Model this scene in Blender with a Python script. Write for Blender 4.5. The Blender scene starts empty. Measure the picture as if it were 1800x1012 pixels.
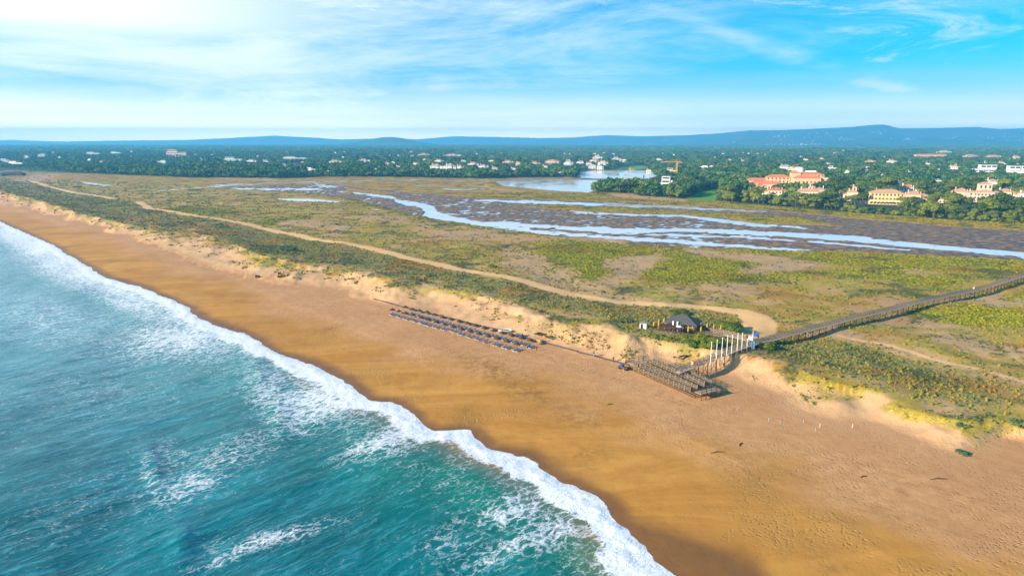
import bpy, bmesh, math, random
import numpy as np
from mathutils import Vector, Matrix
random.seed(7)
RNG = np.random.default_rng(11)
S = bpy.context.scene
COL = S.collection
# ------------------------------------------------------------------ camera maths
H = 65.0; F = 1216.0; CX, CY = 900.0, 506.0
PITCH = math.atan((CY-250)/F); CP, SP = math.cos(PITCH), math.sin(PITCH)
def proj(x, y, z):
    dz = z-H
    dep = np.maximum(y*CP-dz*SP, 0.5)
    return CX+F*x/dep, CY-F*(y*SP+dz*CP)/dep
def unproj(px, py, z=2.0):
    u = (np.asarray(px, float)-CX)/F; v = (CY-np.asarray(py, float))/F
    dy = CP+v*SP; dz = -SP+v*CP
    t = (z-H)/dz
    return u*t, dy*t
# ------------------------------------------------------------------ numpy noise
def _h(i, j, s):
    n = (i.astype(np.int64)*374761393 + j.astype(np.int64)*668265263 + s*1442695041) & 0xffffffff
    n = ((n ^ (n >> 13))*1274126177) & 0xffffffff
    n = (n ^ (n >> 16)) & 0xffffff
    return n/float(0xffffff)
def vn(x, y, s=0):
    xi = np.floor(x); yi = np.floor(y); fx = x-xi; fy = y-yi
    fx = fx*fx*fx*(fx*(fx*6-15)+10); fy = fy*fy*fy*(fy*(fy*6-15)+10)
    a = _h(xi, yi, s); b = _h(xi+1, yi, s); c = _h(xi, yi+1, s); d = _h(xi+1, yi+1, s)
    return (a+(b-a)*fx)*(1-fy)+(c+(d-c)*fx)*fy
def fbm(x, y, sc, s=0, o=4):
    t = 0; a = 1; n = 0
    x = np.asarray(x, float)/sc; y = np.asarray(y, float)/sc
    for k in range(o):
        t = t+a*vn(x+17.3*k, y-9.1*k, s+k); n += a; a *= .5
        x, y = 1.6*x+1.2*y, -1.2*x+1.6*y
    return t/n*2-1        # about -1..1
def sst(a, b, v):
    t = np.clip((v-a)/(b-a), 0, 1); return t*t*(3-2*t)
def mixn(a, b, t): return a+(b-a)*t
# ------------------------------------------------------------------ landscape lines (measured on the ground, given by bearing / depression)
def line(pts, z, znom=2.0):
    p = np.array(pts, float); x, y = unproj(p[:, 0], p[:, 1], z); a, b = proj(x, y, znom)
    o = np.argsort(a); return a[o], b[o]
SH = [(-2500,252.4),(-900,256),(-500,268),(-300,290),(-150,326),(0,390),(50,413),(90,430),(140,462),(190,490),(245,505),(320,535),(352,562),(430,590),(480,617),(560,650),(600,668),(650,702),(700,712),(760,757),(826,757),(862,790),(925,800),(942,820),(1000,850),(1050,882),(1080,912),(1110,935),(1130,972),(1180,1012),(1300,1110),(1500,1300),(2500,2600)]
sh = np.array(SH, float); SHX, SHY = unproj(sh[:, 0], sh[:, 1], 0.0)
FOOT = line([(-2500,251.8),(-600,262),(-300,278),(-120,318),(0,352),(150,392),(300,440),(400,474),(500,494),(640,519),(760,556),(900,590),(1000,615),(1100,642),(1200,652),(1300,678),(1420,733),(1600,778),(1690,806),(1760,786),(1900,800),(2200,900),(3000,1150)], 2.6)
CREST = line([(-2500,251.2),(-600,258),(-300,268),(-120,306),(0,338),(60,352),(130,374),(240,398),(300,410),(340,410),(400,428),(450,450),(520,466),(600,472),(660,486),(740,502),(830,522),(900,536),(960,558),(1010,570),(1060,572),(1100,592),(1180,606),(1250,622),(1330,632),(1400,652),(1450,672),(1530,688),(1600,712),(1660,735),(1700,742),(1760,742),(1900,750),(2200,820),(3000,1050)], 5.5)
BANK = line([(-2500,251),(-600,255),(-100,300),(0,309),(330,324),(500,338),(600,346),(660,362),(700,373),(760,386),(850,399),(900,404),(1000,416),(1080,425),(1200,434),(1350,439),(1500,441),(1800,457),(2500,490)], 1.5)
FBANK = line([(-2500,250.8),(-600,253),(-100,298),(0,303),(200,309),(370,313),(600,313),(820,313),(860,330),(960,336),(1040,340),(1150,349),(1250,357),(1350,366),(1500,379),(1650,391),(1800,401),(2500,440)], 1.8)
FOREST = line([(-2500,250.7),(-600,252.5),(-100,296),(0,300),(100,303),(200,307),(330,312),(480,314),(560,311),(700,311),(840,314),(880,312),(1020,312),(1035,336),(1060,339),(1110,345),(1210,351),(1260,353),(1350,362),(1500,374),(1650,384),(1800,393),(2500,432)], 2)
def il(L, px): return np.interp(px, L[0], L[1])
def seg_dist(x, y, X, Y):
    d = np.full(np.shape(x), 1e9)
    for i in range(len(X)-1):
        ax, ay, bx, by = X[i], Y[i], X[i+1]-X[i], Y[i+1]-Y[i]
        t = np.clip(((x-ax)*bx+(y-ay)*by)/(bx*bx+by*by+1e-9), 0, 1)
        d = np.minimum(d, np.hypot(x-ax-t*bx, y-ay-t*by))
    return d
def shore(x, y):          # + inland, metres
    px, py = proj(x, y, 0.0)
    o = np.interp(py, sh[:, 1], sh[:, 0])
    d = seg_dist(x, y, SHX, SHY)
    s = np.where(px > o, d, -d)
    return s+1.3*fbm(x, y, 9, 31, 3)+.5*fbm(x, y, 2.6, 33, 2)
def polysd(px, py, pts, ky=1.0):      # signed distance, + inside; ky scales the short axis
    P = np.array(pts, float); out = np.full(np.shape(px), -60.0)
    m = (px > P[:, 0].min()-30) & (px < P[:, 0].max()+30) & (py > P[:, 1].min()-30) & (py < P[:, 1].max()+30)
    x = px[m]; y = py[m]; Q = np.vstack([P, P[:1]])
    d = seg_dist(x, y*ky, Q[:, 0], Q[:, 1]*ky)
    ins = np.zeros(x.shape, bool)
    for i in range(len(P)):
        x1, y1 = Q[i]; x2, y2 = Q[i+1]
        c = ((y1 > y) != (y2 > y)) & (x < (x2-x1)*(y-y1)/(y2-y1+1e-12)+x1)
        ins ^= c
    out[m] = np.where(ins, d, -d)/ky**0.5
    return out
def band(px, py, pts):    # (x, y, half width): + inside
    P = np.array(pts, float)
    yc = np.interp(px, P[:, 0], P[:, 1]); h = np.interp(px, P[:, 0], P[:, 2])
    e = np.minimum(px-P[0, 0], P[-1, 0]-px)
    return np.minimum(h*.86-np.abs(py-yc), e*.15)
LAKES = [[(872,318),(900,314.5),(960,314),(1082,316),(1078,321),(1062,327),(1034,336),(990,334.5),(930,329),(885,325)],
         [(1018,302),(1040,299.5),(1100,299.5),(1160,299),(1166,302),(1142,312),(1110,314),(1060,312.5),(1016,311.5)]]
WATERS = [  # pools and channels of the lagoon
    ('b', [(596,335,.5),(650,340,1.6),(690,345,2.2),(700,352,3),(735,357,4)]),
    ('p', [(690,350),(735,353.5),(762,361),(769,370),(798,379),(850,387.5),(930,396),(930,401),(850,395),(780,385),(743,377),(748,370),(738,361),(700,354.5)]),
    ('b', [(840,388,2),(900,391,3),(1000,398,4.2),(1100,402,4.5),(1200,401,3),(1300,404,4),(1400,409,5),(1500,416,5),(1600,427,5),(1700,436,5),(1800,445,5.5),(1950,457,7),(2500,487,7)]),
    ('b', [(880,399,1.4),(950,405,2.6),(1050,411,3.2),(1200,422,2.6),(1330,431,2.6),(1420,437,1.8)]),
    ('b', [(1050,405,.8),(1200,411,1.4),(1300,413,1.6),(1420,420,1.2),(1600,436,1)]),
    ('b', [(835,350,1.2),(950,353,2.2),(1050,357,2.6),(1150,360,2.2),(1250,365,1.6),(1340,370,1)]),
    ('b', [(1000,370,.8),(1060,373,2),(1120,375,2),(1200,377,2.2),(1270,386,3.4),(1330,392,3),(1420,398,1.2)]),
    ('b', [(484,348,.5),(510,349,2.6),(560,350.5,3),(598,352,1.5)]),
    ('b', [(368,324,.5),(400,323.5,1.8),(440,323,1.6),(470,321,.8)]),
    ('b', [(380,330,.6),(470,331,1.6),(560,331,1.2)]),
    ('b', [(545,317,.8),(556,322,1.6),(575,326.5,1.6),(590,326.5,.6)]),
    ('b', [(133,316,.6),(150,320,1.8),(175,323,2),(200,325,.8)]),
    ('b', [(362,358,.5),(372,358,2.6),(385,357.5,2.8),(396,358,.8)]),
    ('b', [(724,325,.4),(735,325,1.3),(750,326,.4)]),
    ('b', [(645,365,.5),(660,367,1.6),(672,368,.6)]),
    ('b', [(200,337,.5),(280,334,1),(370,327,1.2),(480,320,1),(700,314.5,1),(860,318,.9)]),
    ('b', [(760,330,.4),(800,331,.9),(860,330,.4)]),
]
MUD = [[(372,330),(440,325),(590,322),(640,329),(720,336),(850,347),(1000,350),(1100,353),(1220,360),(1350,367.5),(1500,381),(1650,393),(1800,403),(2500,442),
        (2500,490),(1800,456),(1500,440),(1350,438),(1200,433),(1080,424),(1000,415),(900,403),(850,398),(760,385),(700,371),(640,352),(560,341),(440,333)]]
STRIPS = [[(925,361),(980,359.5),(1100,364),(1250,372),(1400,380),(1455,389),(1400,387),(1240,378),(1100,371),(1000,367)],
          [(1275,380),(1350,382),(1440,389),(1482,394.5),(1400,393),(1320,389)],
          [(600,338),(616,330),(700,338),(660,342)]]
SANDP = [  # (polygon, strength, raggedness)
    ([(1200,435),(1300,446),(1380,453),(1420,460),(1452,467),(1430,473),(1330,479),(1298,475),(1350,463),(1240,449)], 1, 1),
    ([(1590,476),(1620,475),(1650,481),(1600,482)], .9, 1),
    ([(1060,462),(1120,449),(1168,450),(1150,463),(1115,485),(1080,500),(1060,512),(1110,530),(1000,522),(1050,502),(1085,476)], .75, 2),
    ([(1420,588),(1470,585),(1560,600),(1660,632),(1800,668),(1900,690),(1900,698),(1780,670),(1640,638),(1520,606)], .55, 1.5),
    ([(1560,555),(1640,565),(1760,600),(1900,640),(1900,662),(1760,620),(1620,585),(1540,565)], .4, 3),
    ([(1680,517),(1740,518),(1800,530),(1900,545),(1900,556),(1800,543),(1720,532)], .6, 2),
    ([(1100,420),(1000,416),(960,417),(1040,424),(1100,430)], .7, 1),
    ([(640,380),(700,382),(730,386),(700,388),(650,384)], .6, 1),
    ([(490,388),(560,392),(620,398),(600,404),(540,398),(500,394)], .62, 2),
    ([(735,405),(800,404),(900,412),(930,420),(850,424),(760,418)], .5, 3),
    ([(890,440),(960,452),(1000,480),(1060,510),(1100,528),(1000,520),(930,490),(890,462)], .5, 3),
    ([(1180,508),(1260,497),(1330,508),(1280,528),(1200,530)], .35, 3),
    ([(820,323),(860,330),(905,336),(920,338),(880,334)], .9, .4),
    ([(1070,339),(1100,338),(1150,346),(1210,350),(1200,354),(1130,350),(1080,345)], .8, .6),
    ([(370,312),(440,308),(500,311),(480,317),(400,315)], .5, 1),
    ([(20,318),(60,308),(110,306),(90,314),(60,320)], .6, 1),
]
HEATH = [[(940,432),(1000,421),(1130,428),(1160,440),(1150,449),(1060,458),(1080,470),(1060,490),(1010,500),(960,478),(945,455)],
         [(1160,442),(1230,448),(1340,462),(1300,476),(1340,482),(1470,472),(1560,470),(1700,480),(1760,482),(1690,500),(1640,510),(1560,492),(1440,487),(1330,494),(1240,502),(1130,500),(1120,484),(1150,462)],
         [(1170,434),(1350,441),(1500,444),(1900,462),(2400,500),(1900,484),(1790,480),(1660,480),(1520,470),(1450,462),(1330,448),(1240,441)],
         [(1590,545),(1700,530),(1800,512),(1950,500),(2300,560),(1900,580),(1780,572),(1700,575),(1640,565)],
         [(430,392),(520,380),(560,378),(520,386),(470,396)], [(280,368),(330,360),(360,366),(440,372),(420,378),(320,376)]]
TRACK = [[(55,317),(90,328),(130,338),(200,348)],
         [(243,354),(262,366),(330,378),(450,397),(560,422),(650,438),(740,458),(850,482),(930,500),(1010,521),(1080,532),(1160,536),(1240,541),(1290,547),(1322,557),(1336,570),(1330,586),(1316,596)],
         [(1478,590),(1560,610),(1640,633),(1720,652),(1800,672),(1900,695),(2100,735)]]
TR = [unproj(np.array(t, float)[:, 0], np.array(t, float)[:, 1], 3.4) for t in TRACK]
LAWN = [(1205,349),(1232,338),(1262,331),(1275,336),(1262,345),(1256,353),(1225,352)]
LAWN2 = [(1085,296),(1125,291),(1150,294),(1120,298.5),(1085,299)]

TYRE = [unproj(np.array([q[0] for q in t_], float), np.array([q[1] for q in t_], float), 2.5) for t_ in ([(250,425),(420,484),(520,508),(660,548),(800,588),(960,628),(1090,668),(1260,730),(1450,800),(1650,862),(1850,918)], [(330,455),(480,497),(640,560),(860,640),(1050,700),(1220,765),(1400,838),(1600,905),(1850,985)], [(455,490),(520,505),(600,520),(690,545)])]
def height(x, y):
    x = np.asarray(x, float); y = np.asarray(y, float)
    px, py = proj(x, y, 2.0)
    s = shore(x, y)
    D = np.hypot(x, y)
    z = np.interp(s, [-300,-60,-15,0,4,14,32,60], [-5,-3.2,-1.1,0,.42,1.1,2.1,2.6])
    z = z+.10*fbm(x, y, 22, 3, 3)*sst(6, 25, s)
    # dunes
    yf = il(FOOT, px); yc = il(CREST, px); yb = il(BANK, px); k = (py-250)/300
    wob = (fbm(x, y, 26, 5, 4)*20+fbm(x, y, 6, 8, 3)*6)*k
    u = np.clip((yf-py+wob)/(yf-yc), 0, 1)
    hgt = 2.6+1.6*np.clip(fbm(x, y, 30, 12, 2)+.6, 0, 1)
    zd = 2.6+hgt*(u**1.35)*(1+.34*fbm(x, y, 7, 9, 3)*u)
    t2 = np.clip((yc-py)/(yc-yb), 0, 1)
    zb = 1.5+(1.1+hgt)*(1-t2)**1.5+sst(0, .1, t2)*(1-sst(.75, 1, t2))*(fbm(x, y, 34, 14, 4)*1.15+fbm(x, y, 8, 15, 2)*.22)
    zb = np.maximum(zb, 1.3)
    ins = sst(0, 1, (yf-py+wob)/2.0)
    z = np.where(py < yf+25*k, mixn(z, np.where(py > yc, zd, np.maximum(zb, zd*(1-sst(0,.25,t2)))), ins), z)
    # lagoon
    m = py < yb+3
    n1 = fbm(x, y, 26, 21, 3)
    jx = px+0*x; jy = py+1.6*n1*np.clip(k*2.2, .15, 1)
    mud = np.full(px.shape, -60.0)
    for P in MUD: mud = np.maximum(mud, polysd(jx, jy, P, 3)*1.0)
    for P in STRIPS: mud = np.minimum(mud, -polysd(jx, jy, P, 3))
    mudw = sst(-.6, 1.6, mud)
    mounds = 1.1*fbm(x, y, 6.0, 40, 2)+.8*fbm(x, y, 3.2, 46, 2)+.35*fbm(x, y, 40, 41, 2)
    right = sst(1250, 1500, px)
    zm = .81+.28*mounds*(1-.40*right)+.02*right
    zl = mixn(1.35+.12*fbm(x, y, 12, 44, 3), zm, mudw)
    wat = np.full(px.shape, -60.0)
    for kind, P in WATERS:
        wat = np.maximum(wat, band(jx, jy+1.1*fbm(x, y, 16, 45, 3), P) if kind == 'b' else polysd(jx, jy, P, 3))
    zl = np.where(wat > -2.5, np.minimum(zl, mixn(zl, .6-.25-.2*sst(1, 4, wat)+.40*mounds*mudw, sst(-1.0, .8, wat))), zl)
    z = np.where(m, mixn(z, zl, sst(0, 2.5, yb+2.5-py)), z)
    zw = wat[...]
    z = np.where((~m) & (wat > -1.5), mixn(z, .3, sst(-1.2, 1, wat)), z)
    yff = il(FBANK, px)
    far = sst(0, 4, yff-py)
    zf = 2.0+np.clip((D-700)*.0016, 0, 12)+sst(900, 2500, D)*(fbm(x, y, 700, 50, 3)*9+3)
    lk = np.full(px.shape, -60.0)
    for P in LAKES: lk = np.maximum(lk, polysd(px, py+.4*n1, P, 3))
    zf = mixn(zf, 1.0, sst(-9, -1, lk)); zf = mixn(zf, -.6, sst(-.7, .4, lk))
    z = mixn(z, zf, np.where(m, far, 0)*np.where(zw > -1, 0, 1))
    zfl = np.where((lk > -.5) & (py < 340), np.minimum(z, zf), z)
    return zfl
def PG(px, py):
    z = 2.5
    for _ in range(6):
        x, y = unproj(px, py, z); z = float(height(np.array([x]), np.array([y]))[0]); 
    x, y = unproj(px, py, z)
    return float(x), float(y), z
def weights(x, y, z):
    """share of each ground cover at a point"""
    px, py = proj(x, y, z); W = {}
    s = shore(x, y); D = np.hypot(x, y); k = np.clip((py-250)/300, .05, 3)
    yc2 = np.interp(px, *CRV); yb = np.interp(px, *BKV); yff = np.interp(px, *FBV); yfo = np.interp(px, *FOV)
    n = fbm(x, y, 14, 61, 4); nb = fbm(x, y, 60, 62, 3); nf = fbm(x, y, 4, 63, 3)
    # beach: wet / dry
    wl = np.interp(px, [-600,0,300,500,650,800,950,1100,1300,1500,1800,2400], [300,366,464,548,604,655,690,735,805,880,985,1200])
    W['wet'] = sst(-22, 22, (py-wl)/k+n*26+nb*22)*sst(-4, 3, s)
    W['soak'] = np.maximum(sst(5.5, 1.0, s+1.5*nb), sst(-16, 30, polysd(px+18*nb, py+10*n, [(1075,890),(1150,915),(1250,945),(1330,975),(1360,1012),(1500,1200),(1000,1200)], 1)))
    W['dune'] = sst(2.2, 3.2, z)*sst(-14, 10, (yfo-py)/k+n*10)
    # vegetation
    veg = sst(-6, 6, (yc2-py)/k+fbm(x, y, 24, 67, 4)*30+n*18+nf*10)*sst(-8, 2, px+3000)
    ragged = sst(.12, .45, fbm(x, y, 9, 64, 4)+.05)*sst(-34, -4, (yc2-py)/k+nb*10)*.7
    veg = np.maximum(veg, ragged)
    track = np.zeros(px.shape)
    for (X, Y), wd in zip(TR, (4.4, 3.9, .9)):
        d = seg_dist(x, y, X, Y); track = np.maximum(track, sst(wd+.9, wd-1.0, d+.6*nf+np.where((px > 1295) & (px < 1400), -1.6, 0)))
    sand = np.zeros(px.shape)
    for P, st, rg in SANDP:
        sd = polysd(px, py, P, 2)
        w = sst(-3.5, 3.5, sd/np.clip(k*3, .6, 2.2)+rg*(n*3+nf*3.5))
        if st < .8: w = w*sst(.62-st, .95-st, nf*.55+.5+n*.3)
        sand = np.maximum(sand, w*min(1, st+.35))
    inl = sst(0, 3, yb+3-py)
    W['track'] = track
    heath = np.zeros(px.shape)
    for P in HEATH: heath = np.maximum(heath, sst(-3, 3, polysd(px, py, P, 2)/np.clip(k*3, .5, 1.6)+n*4+nf*2))
    edge = sst(-12, 0, (py-yb)*-1+0)*sst(24*1, 6, (py-yb))*sst(560, 700, px)      # bright saltbush rim along the lagoon
    heath = np.maximum(heath, edge*sst(-.5, .2, n)*(py > yb-2))
    # split scrub (seaward of the track) / meadow (landward)
    tl = np.interp(px, [-600,55,200,245,330,450,560,650,740,850,930,1010,1080,1160,1330,1500,1800,2500], [300,318,350,358,378,397,422,438,458,482,500,521,531,536,560,600,690,900])
    sea = sst(-10, 10, (py-tl)/k+n*10)*sst(2, 24, (yc2-py)/k+n*16)
    bare = sst(.22, .50, fbm(x, y, 17, 68, 5))*sst(.9, .3, heath)*(.75-.55*sea)*np.where(py > yb, 1, 0)
    v0 = veg*(1-track)*(1-sand)*(1-bare)
    W['sand'] = np.maximum(sand, bare*veg*.45)*(1-track)
    W['heath'] = v0*heath
    W['meadow'] = v0*(1-heath)*(1-sea)*(1-inl)
    W['scrub'] = v0*(1-heath)*sea
    mud = sst(1.22, .95, z)*inl
    W['mud'] = mud
    W['marsh'] = inl*(1-mud)*(1-sand)
    fo = np.interp(px, *FSV)
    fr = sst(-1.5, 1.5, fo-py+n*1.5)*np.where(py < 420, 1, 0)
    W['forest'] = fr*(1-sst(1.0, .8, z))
    W['lawn'] = np.maximum(sst(-1, 1, polysd(px, py, LAWN, 2)), sst(-1, 1, polysd(px, py, LAWN2, 2)))
    def bl(cx, cy, rx, ry, ang=0.):
        dx = px-cx; dy = py-cy; a = math.radians(ang); p = dx*math.cos(a)+dy*math.sin(a); q = -dx*math.sin(a)+dy*math.cos(a)
        return np.exp(-((p/rx)**2+(q/ry)**2))
    sm = np.zeros(px.shape)
    for cx, cy, rx, ry, ang, a in [(578,578,34,4,-18,1),(860,650,60,22,10,.75),(930,690,90,20,24,.6),(1015,735,60,22,20,.75),(1035,800,36,24,-10,.7),(815,718,22,9,0,.6),(1310,832,50,22,20,.75),(1250,770,60,10,24,.4),(1560,905,60,14,24,.5),(1580,862,46,6,22,.6),(1520,848,30,5,22,.5),(1440,985,70,20,20,.4),(330,452,70,8,30,.5),(420,470,50,6,30,.5)]:
        sm = np.maximum(sm, a*bl(cx, cy, rx, ry, ang))
    for pts in TYRE:
        d = seg_dist(x, y, *pts); d = np.abs(d+.35*n-.9)
        sm = np.maximum(sm, .55*sst(.55, .12, d)*sst(-.35, .25, fbm(x, y, 30, 91, 2)))
    W['smudge'] = np.clip(sm*(1+.6*n), 0, 1)
    W['px'] = px; W['py'] = py
    return W
def rl(pts):
    p = np.array(pts, float); return p[:, 0], p[:, 1]
CRV = rl([(-2500,251.2),(-600,258),(-300,268),(-120,306),(0,340),(60,354),(130,377),(170,388),(240,402),(300,418),(340,414),(400,432),(450,457),(520,470),(600,474),(660,488),(740,503),(830,522),(900,536),(960,558),(1010,568),(1060,568),(1100,592),(1180,612),(1200,645),(1240,640),(1262,625),(1330,632),(1400,655),(1450,676),(1530,690),(1600,716),(1660,740),(1700,752),(1760,746),(1900,750),(2200,820),(3000,1050)])
FOV = rl([(-2500,251.8),(-600,262),(-300,278),(-120,318),(0,352),(150,392),(300,440),(400,474),(500,494),(640,519),(760,556),(900,590),(1000,615),(1100,642),(1200,652),(1300,678),(1420,733),(1600,778),(1690,806),(1760,786),(1900,800),(2200,900),(3000,1150)])
BKV = rl([(-2500,251),(-600,255),(-100,300),(0,309),(330,324),(500,338),(600,346),(660,362),(700,373),(760,386),(850,399),(900,404),(1000,416),(1080,425),(1200,434),(1350,439),(1500,441),(1800,457),(2500,490)])
FBV = (FBANK[0], FBANK[1]); FSV = rl([(-2500,250.7),(-600,252.5),(-100,296),(0,300),(100,303),(200,307),(330,312),(480,314),(560,311),(700,311),(840,314),(880,312),(1020,312),(1035,336),(1060,339),(1110,345),(1210,351),(1260,353),(1350,362),(1500,374),(1650,384),(1800,393),(2500,432)])

# ------------------------------------------------------------------ object helpers
def tag(o, label=None, cat=None, group=None, kind=None):
    if label: o['label'] = label
    if cat: o['category'] = cat
    if group: o['group'] = group
    if kind: o['kind'] = kind
    return o
def empty(name, loc=(0,0,0), rz=0, label=None, cat=None, group=None):
    o = bpy.data.objects.new(name, None); COL.objects.link(o); o.empty_display_size = .5
    o.location = loc; o.rotation_euler = (0, 0, rz)
    return tag(o, label, cat, group)
def copy_tree(o, parent=None):
    c = o.copy(); COL.objects.link(c)
    if parent is not None: c.parent = parent
    for ch in o.children: copy_tree(ch, c)
    return c
def grid_mesh(name, X, Y, Z, mat, attrs=None, keep=None, smooth=True):
    r, c = X.shape
    idx = np.arange(r*c).reshape(r, c)
    q = np.stack([idx[:-1, :-1], idx[:-1, 1:], idx[1:, 1:], idx[1:, :-1]], -1).reshape(-1, 4)
    if keep is not None: q = q[keep[:-1, :-1].ravel() | keep[1:, 1:].ravel() | keep[:-1, 1:].ravel() | keep[1:, :-1].ravel()]
    used, inv = np.unique(q, return_inverse=True); q = inv.reshape(-1, 4)
    co = np.stack([X.ravel(), Y.ravel(), Z.ravel()], 1)[used]
    # make faces point up
    a, b, d = co[q[0, 0]], co[q[0, 1]], co[q[0, 3]]
    if np.cross(b-a, d-a)[2] < 0: q = q[:, ::-1]
    me = bpy.data.meshes.new(name)
    me.vertices.add(len(co)); me.vertices.foreach_set('co', co.ravel())
    me.loops.add(q.size); me.loops.foreach_set('vertex_index', q.ravel().astype(np.int32))
    me.polygons.add(len(q)); me.polygons.foreach_set('loop_start', np.arange(0, q.size, 4, dtype=np.int32))
    me.polygons.foreach_set('use_smooth', np.full(len(q), smooth))
    me.update(calc_edges=True)
    for k, v in (attrs or {}).items():
        at = me.attributes.new(k, 'FLOAT', 'POINT'); at.data.foreach_set('value', v.ravel()[used].astype(np.float32))
    me.materials.append(mat)
    o = bpy.data.objects.new(name, me); COL.objects.link(o)
    return o
# ------------------------------------------------------------------ node helpers
class NT:
    def __init__(s, tree): s.t = tree; s.n = tree.nodes; s.l = tree.links
    def new(s, typ, **kw):
        nd = s.n.new(typ)
        for k, v in kw.items():
            if hasattr(nd, k): setattr(nd, k, v)
        return nd
    def put(s, sock, v):
        if isinstance(v, bpy.types.NodeSocket): s.l.new(v, sock)
        elif v is not None:
            if isinstance(v, (tuple, list)) and len(v) == 3 and sock.type == 'RGBA': v = (*v, 1)
            sock.default_value = v
    def math(s, op, a, b=None, c=None, clamp=False):
        nd = s.new('ShaderNodeMath', operation=op, use_clamp=clamp)
        s.put(nd.inputs[0], a); s.put(nd.inputs[1], b)
        if c is not None: s.put(nd.inputs[2], c)
        return nd.outputs[0]
    def vm(s, op, a, b=None, sc=None):
        nd = s.new('ShaderNodeVectorMath', operation=op)
        s.put(nd.inputs[0], a); s.put(nd.inputs[1], b)
        if sc is not None: s.put(nd.inputs['Scale'], sc)
        return nd.outputs[0]
    def mix(s, f, a, b, mode='MIX'):
        nd = s.new('ShaderNodeMix', data_type='RGBA', blend_type=mode); nd.clamp_factor = True
        s.put(nd.inputs[0], f); s.put(nd.inputs[6], a); s.put(nd.inputs[7], b); return nd.outputs[2]
    def mr(s, v, a, b, c=0., d=1., smooth=True):
        nd = s.new('ShaderNodeMapRange'); nd.interpolation_type = 'SMOOTHSTEP' if smooth else 'LINEAR'
        s.put(nd.inputs[0], v)
        for i, q in enumerate((a, b, c, d)): s.put(nd.inputs[i+1], q)
        return nd.outputs[0]
    def noise(s, vec, scale, det=4, rough=.55, dist=0., out=0):
        nd = s.new('ShaderNodeTexNoise'); s.put(nd.inputs['Vector'], vec); nd.inputs['Scale'].default_value = scale
        nd.inputs['Detail'].default_value = det; nd.inputs['Roughness'].default_value = rough; nd.inputs['Distortion'].default_value = dist
        return nd.outputs[out]
    def vor(s, vec, scale, feat='F1', out=0, rnd=1.):
        nd = s.new('ShaderNodeTexVoronoi', feature=feat); s.put(nd.inputs['Vector'], vec); nd.inputs['Scale'].default_value = scale
        nd.inputs['Randomness'].default_value = rnd
        return nd.outputs[out]
    def attr(s, name): nd = s.new('ShaderNodeAttribute', attribute_name=name); return nd.outputs['Fac']
    def map(s, vec, loc=(0,0,0), rot=(0,0,0), sc=(1,1,1)):
        nd = s.new('ShaderNodeMapping'); s.put(nd.inputs[0], vec)
        nd.inputs[1].default_value = loc; nd.inputs[2].default_value = rot; nd.inputs[3].default_value = sc; return nd.outputs[0]
    def bump(s, h, st=.5, dist=.1, nrm=None):
        nd = s.new('ShaderNodeBump'); nd.inputs['Strength'].default_value = st; nd.inputs['Distance'].default_value = dist
        s.put(nd.inputs['Height'], h)
        if nrm is not None: s.put(nd.inputs['Normal'], nrm)
        return nd.outputs[0]
def mat(name):
    m = bpy.data.materials.new(name); m.use_nodes = True; nt = NT(m.node_tree)
    b = m.node_tree.nodes['Principled BSDF']; b.inputs['Specular IOR Level'].default_value = .3
    return m, nt, b
SIMPLE = {}
def simple(name, c, rough=.8, var=.25, scale=1.5, metal=0, spec=.3):
    if name in SIMPLE: return SIMPLE[name]
    m, t, b = mat(name)
    co = t.new('ShaderNodeTexCoord').outputs['Object']
    n = t.noise(co, scale, 4, .6); n2 = t.noise(co, scale*7, 3, .6)
    dark = tuple(v*(1-var) for v in c); lite = tuple(min(1, v*(1+var*.5)) for v in c)
    f = t.math('ADD', t.math('MULTIPLY', n, .6), t.math('MULTIPLY', n2, .4))
    t.put(b.inputs['Base Color'], t.mix(t.mr(f, .3, .7), dark, lite))
    b.inputs['Roughness'].default_value = rough; b.inputs['Metallic'].default_value = metal; b.inputs['Specular IOR Level'].default_value = spec
    t.put(b.inputs['Normal'], t.bump(n2, .3, .02))
    SIMPLE[name] = m; return m
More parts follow.
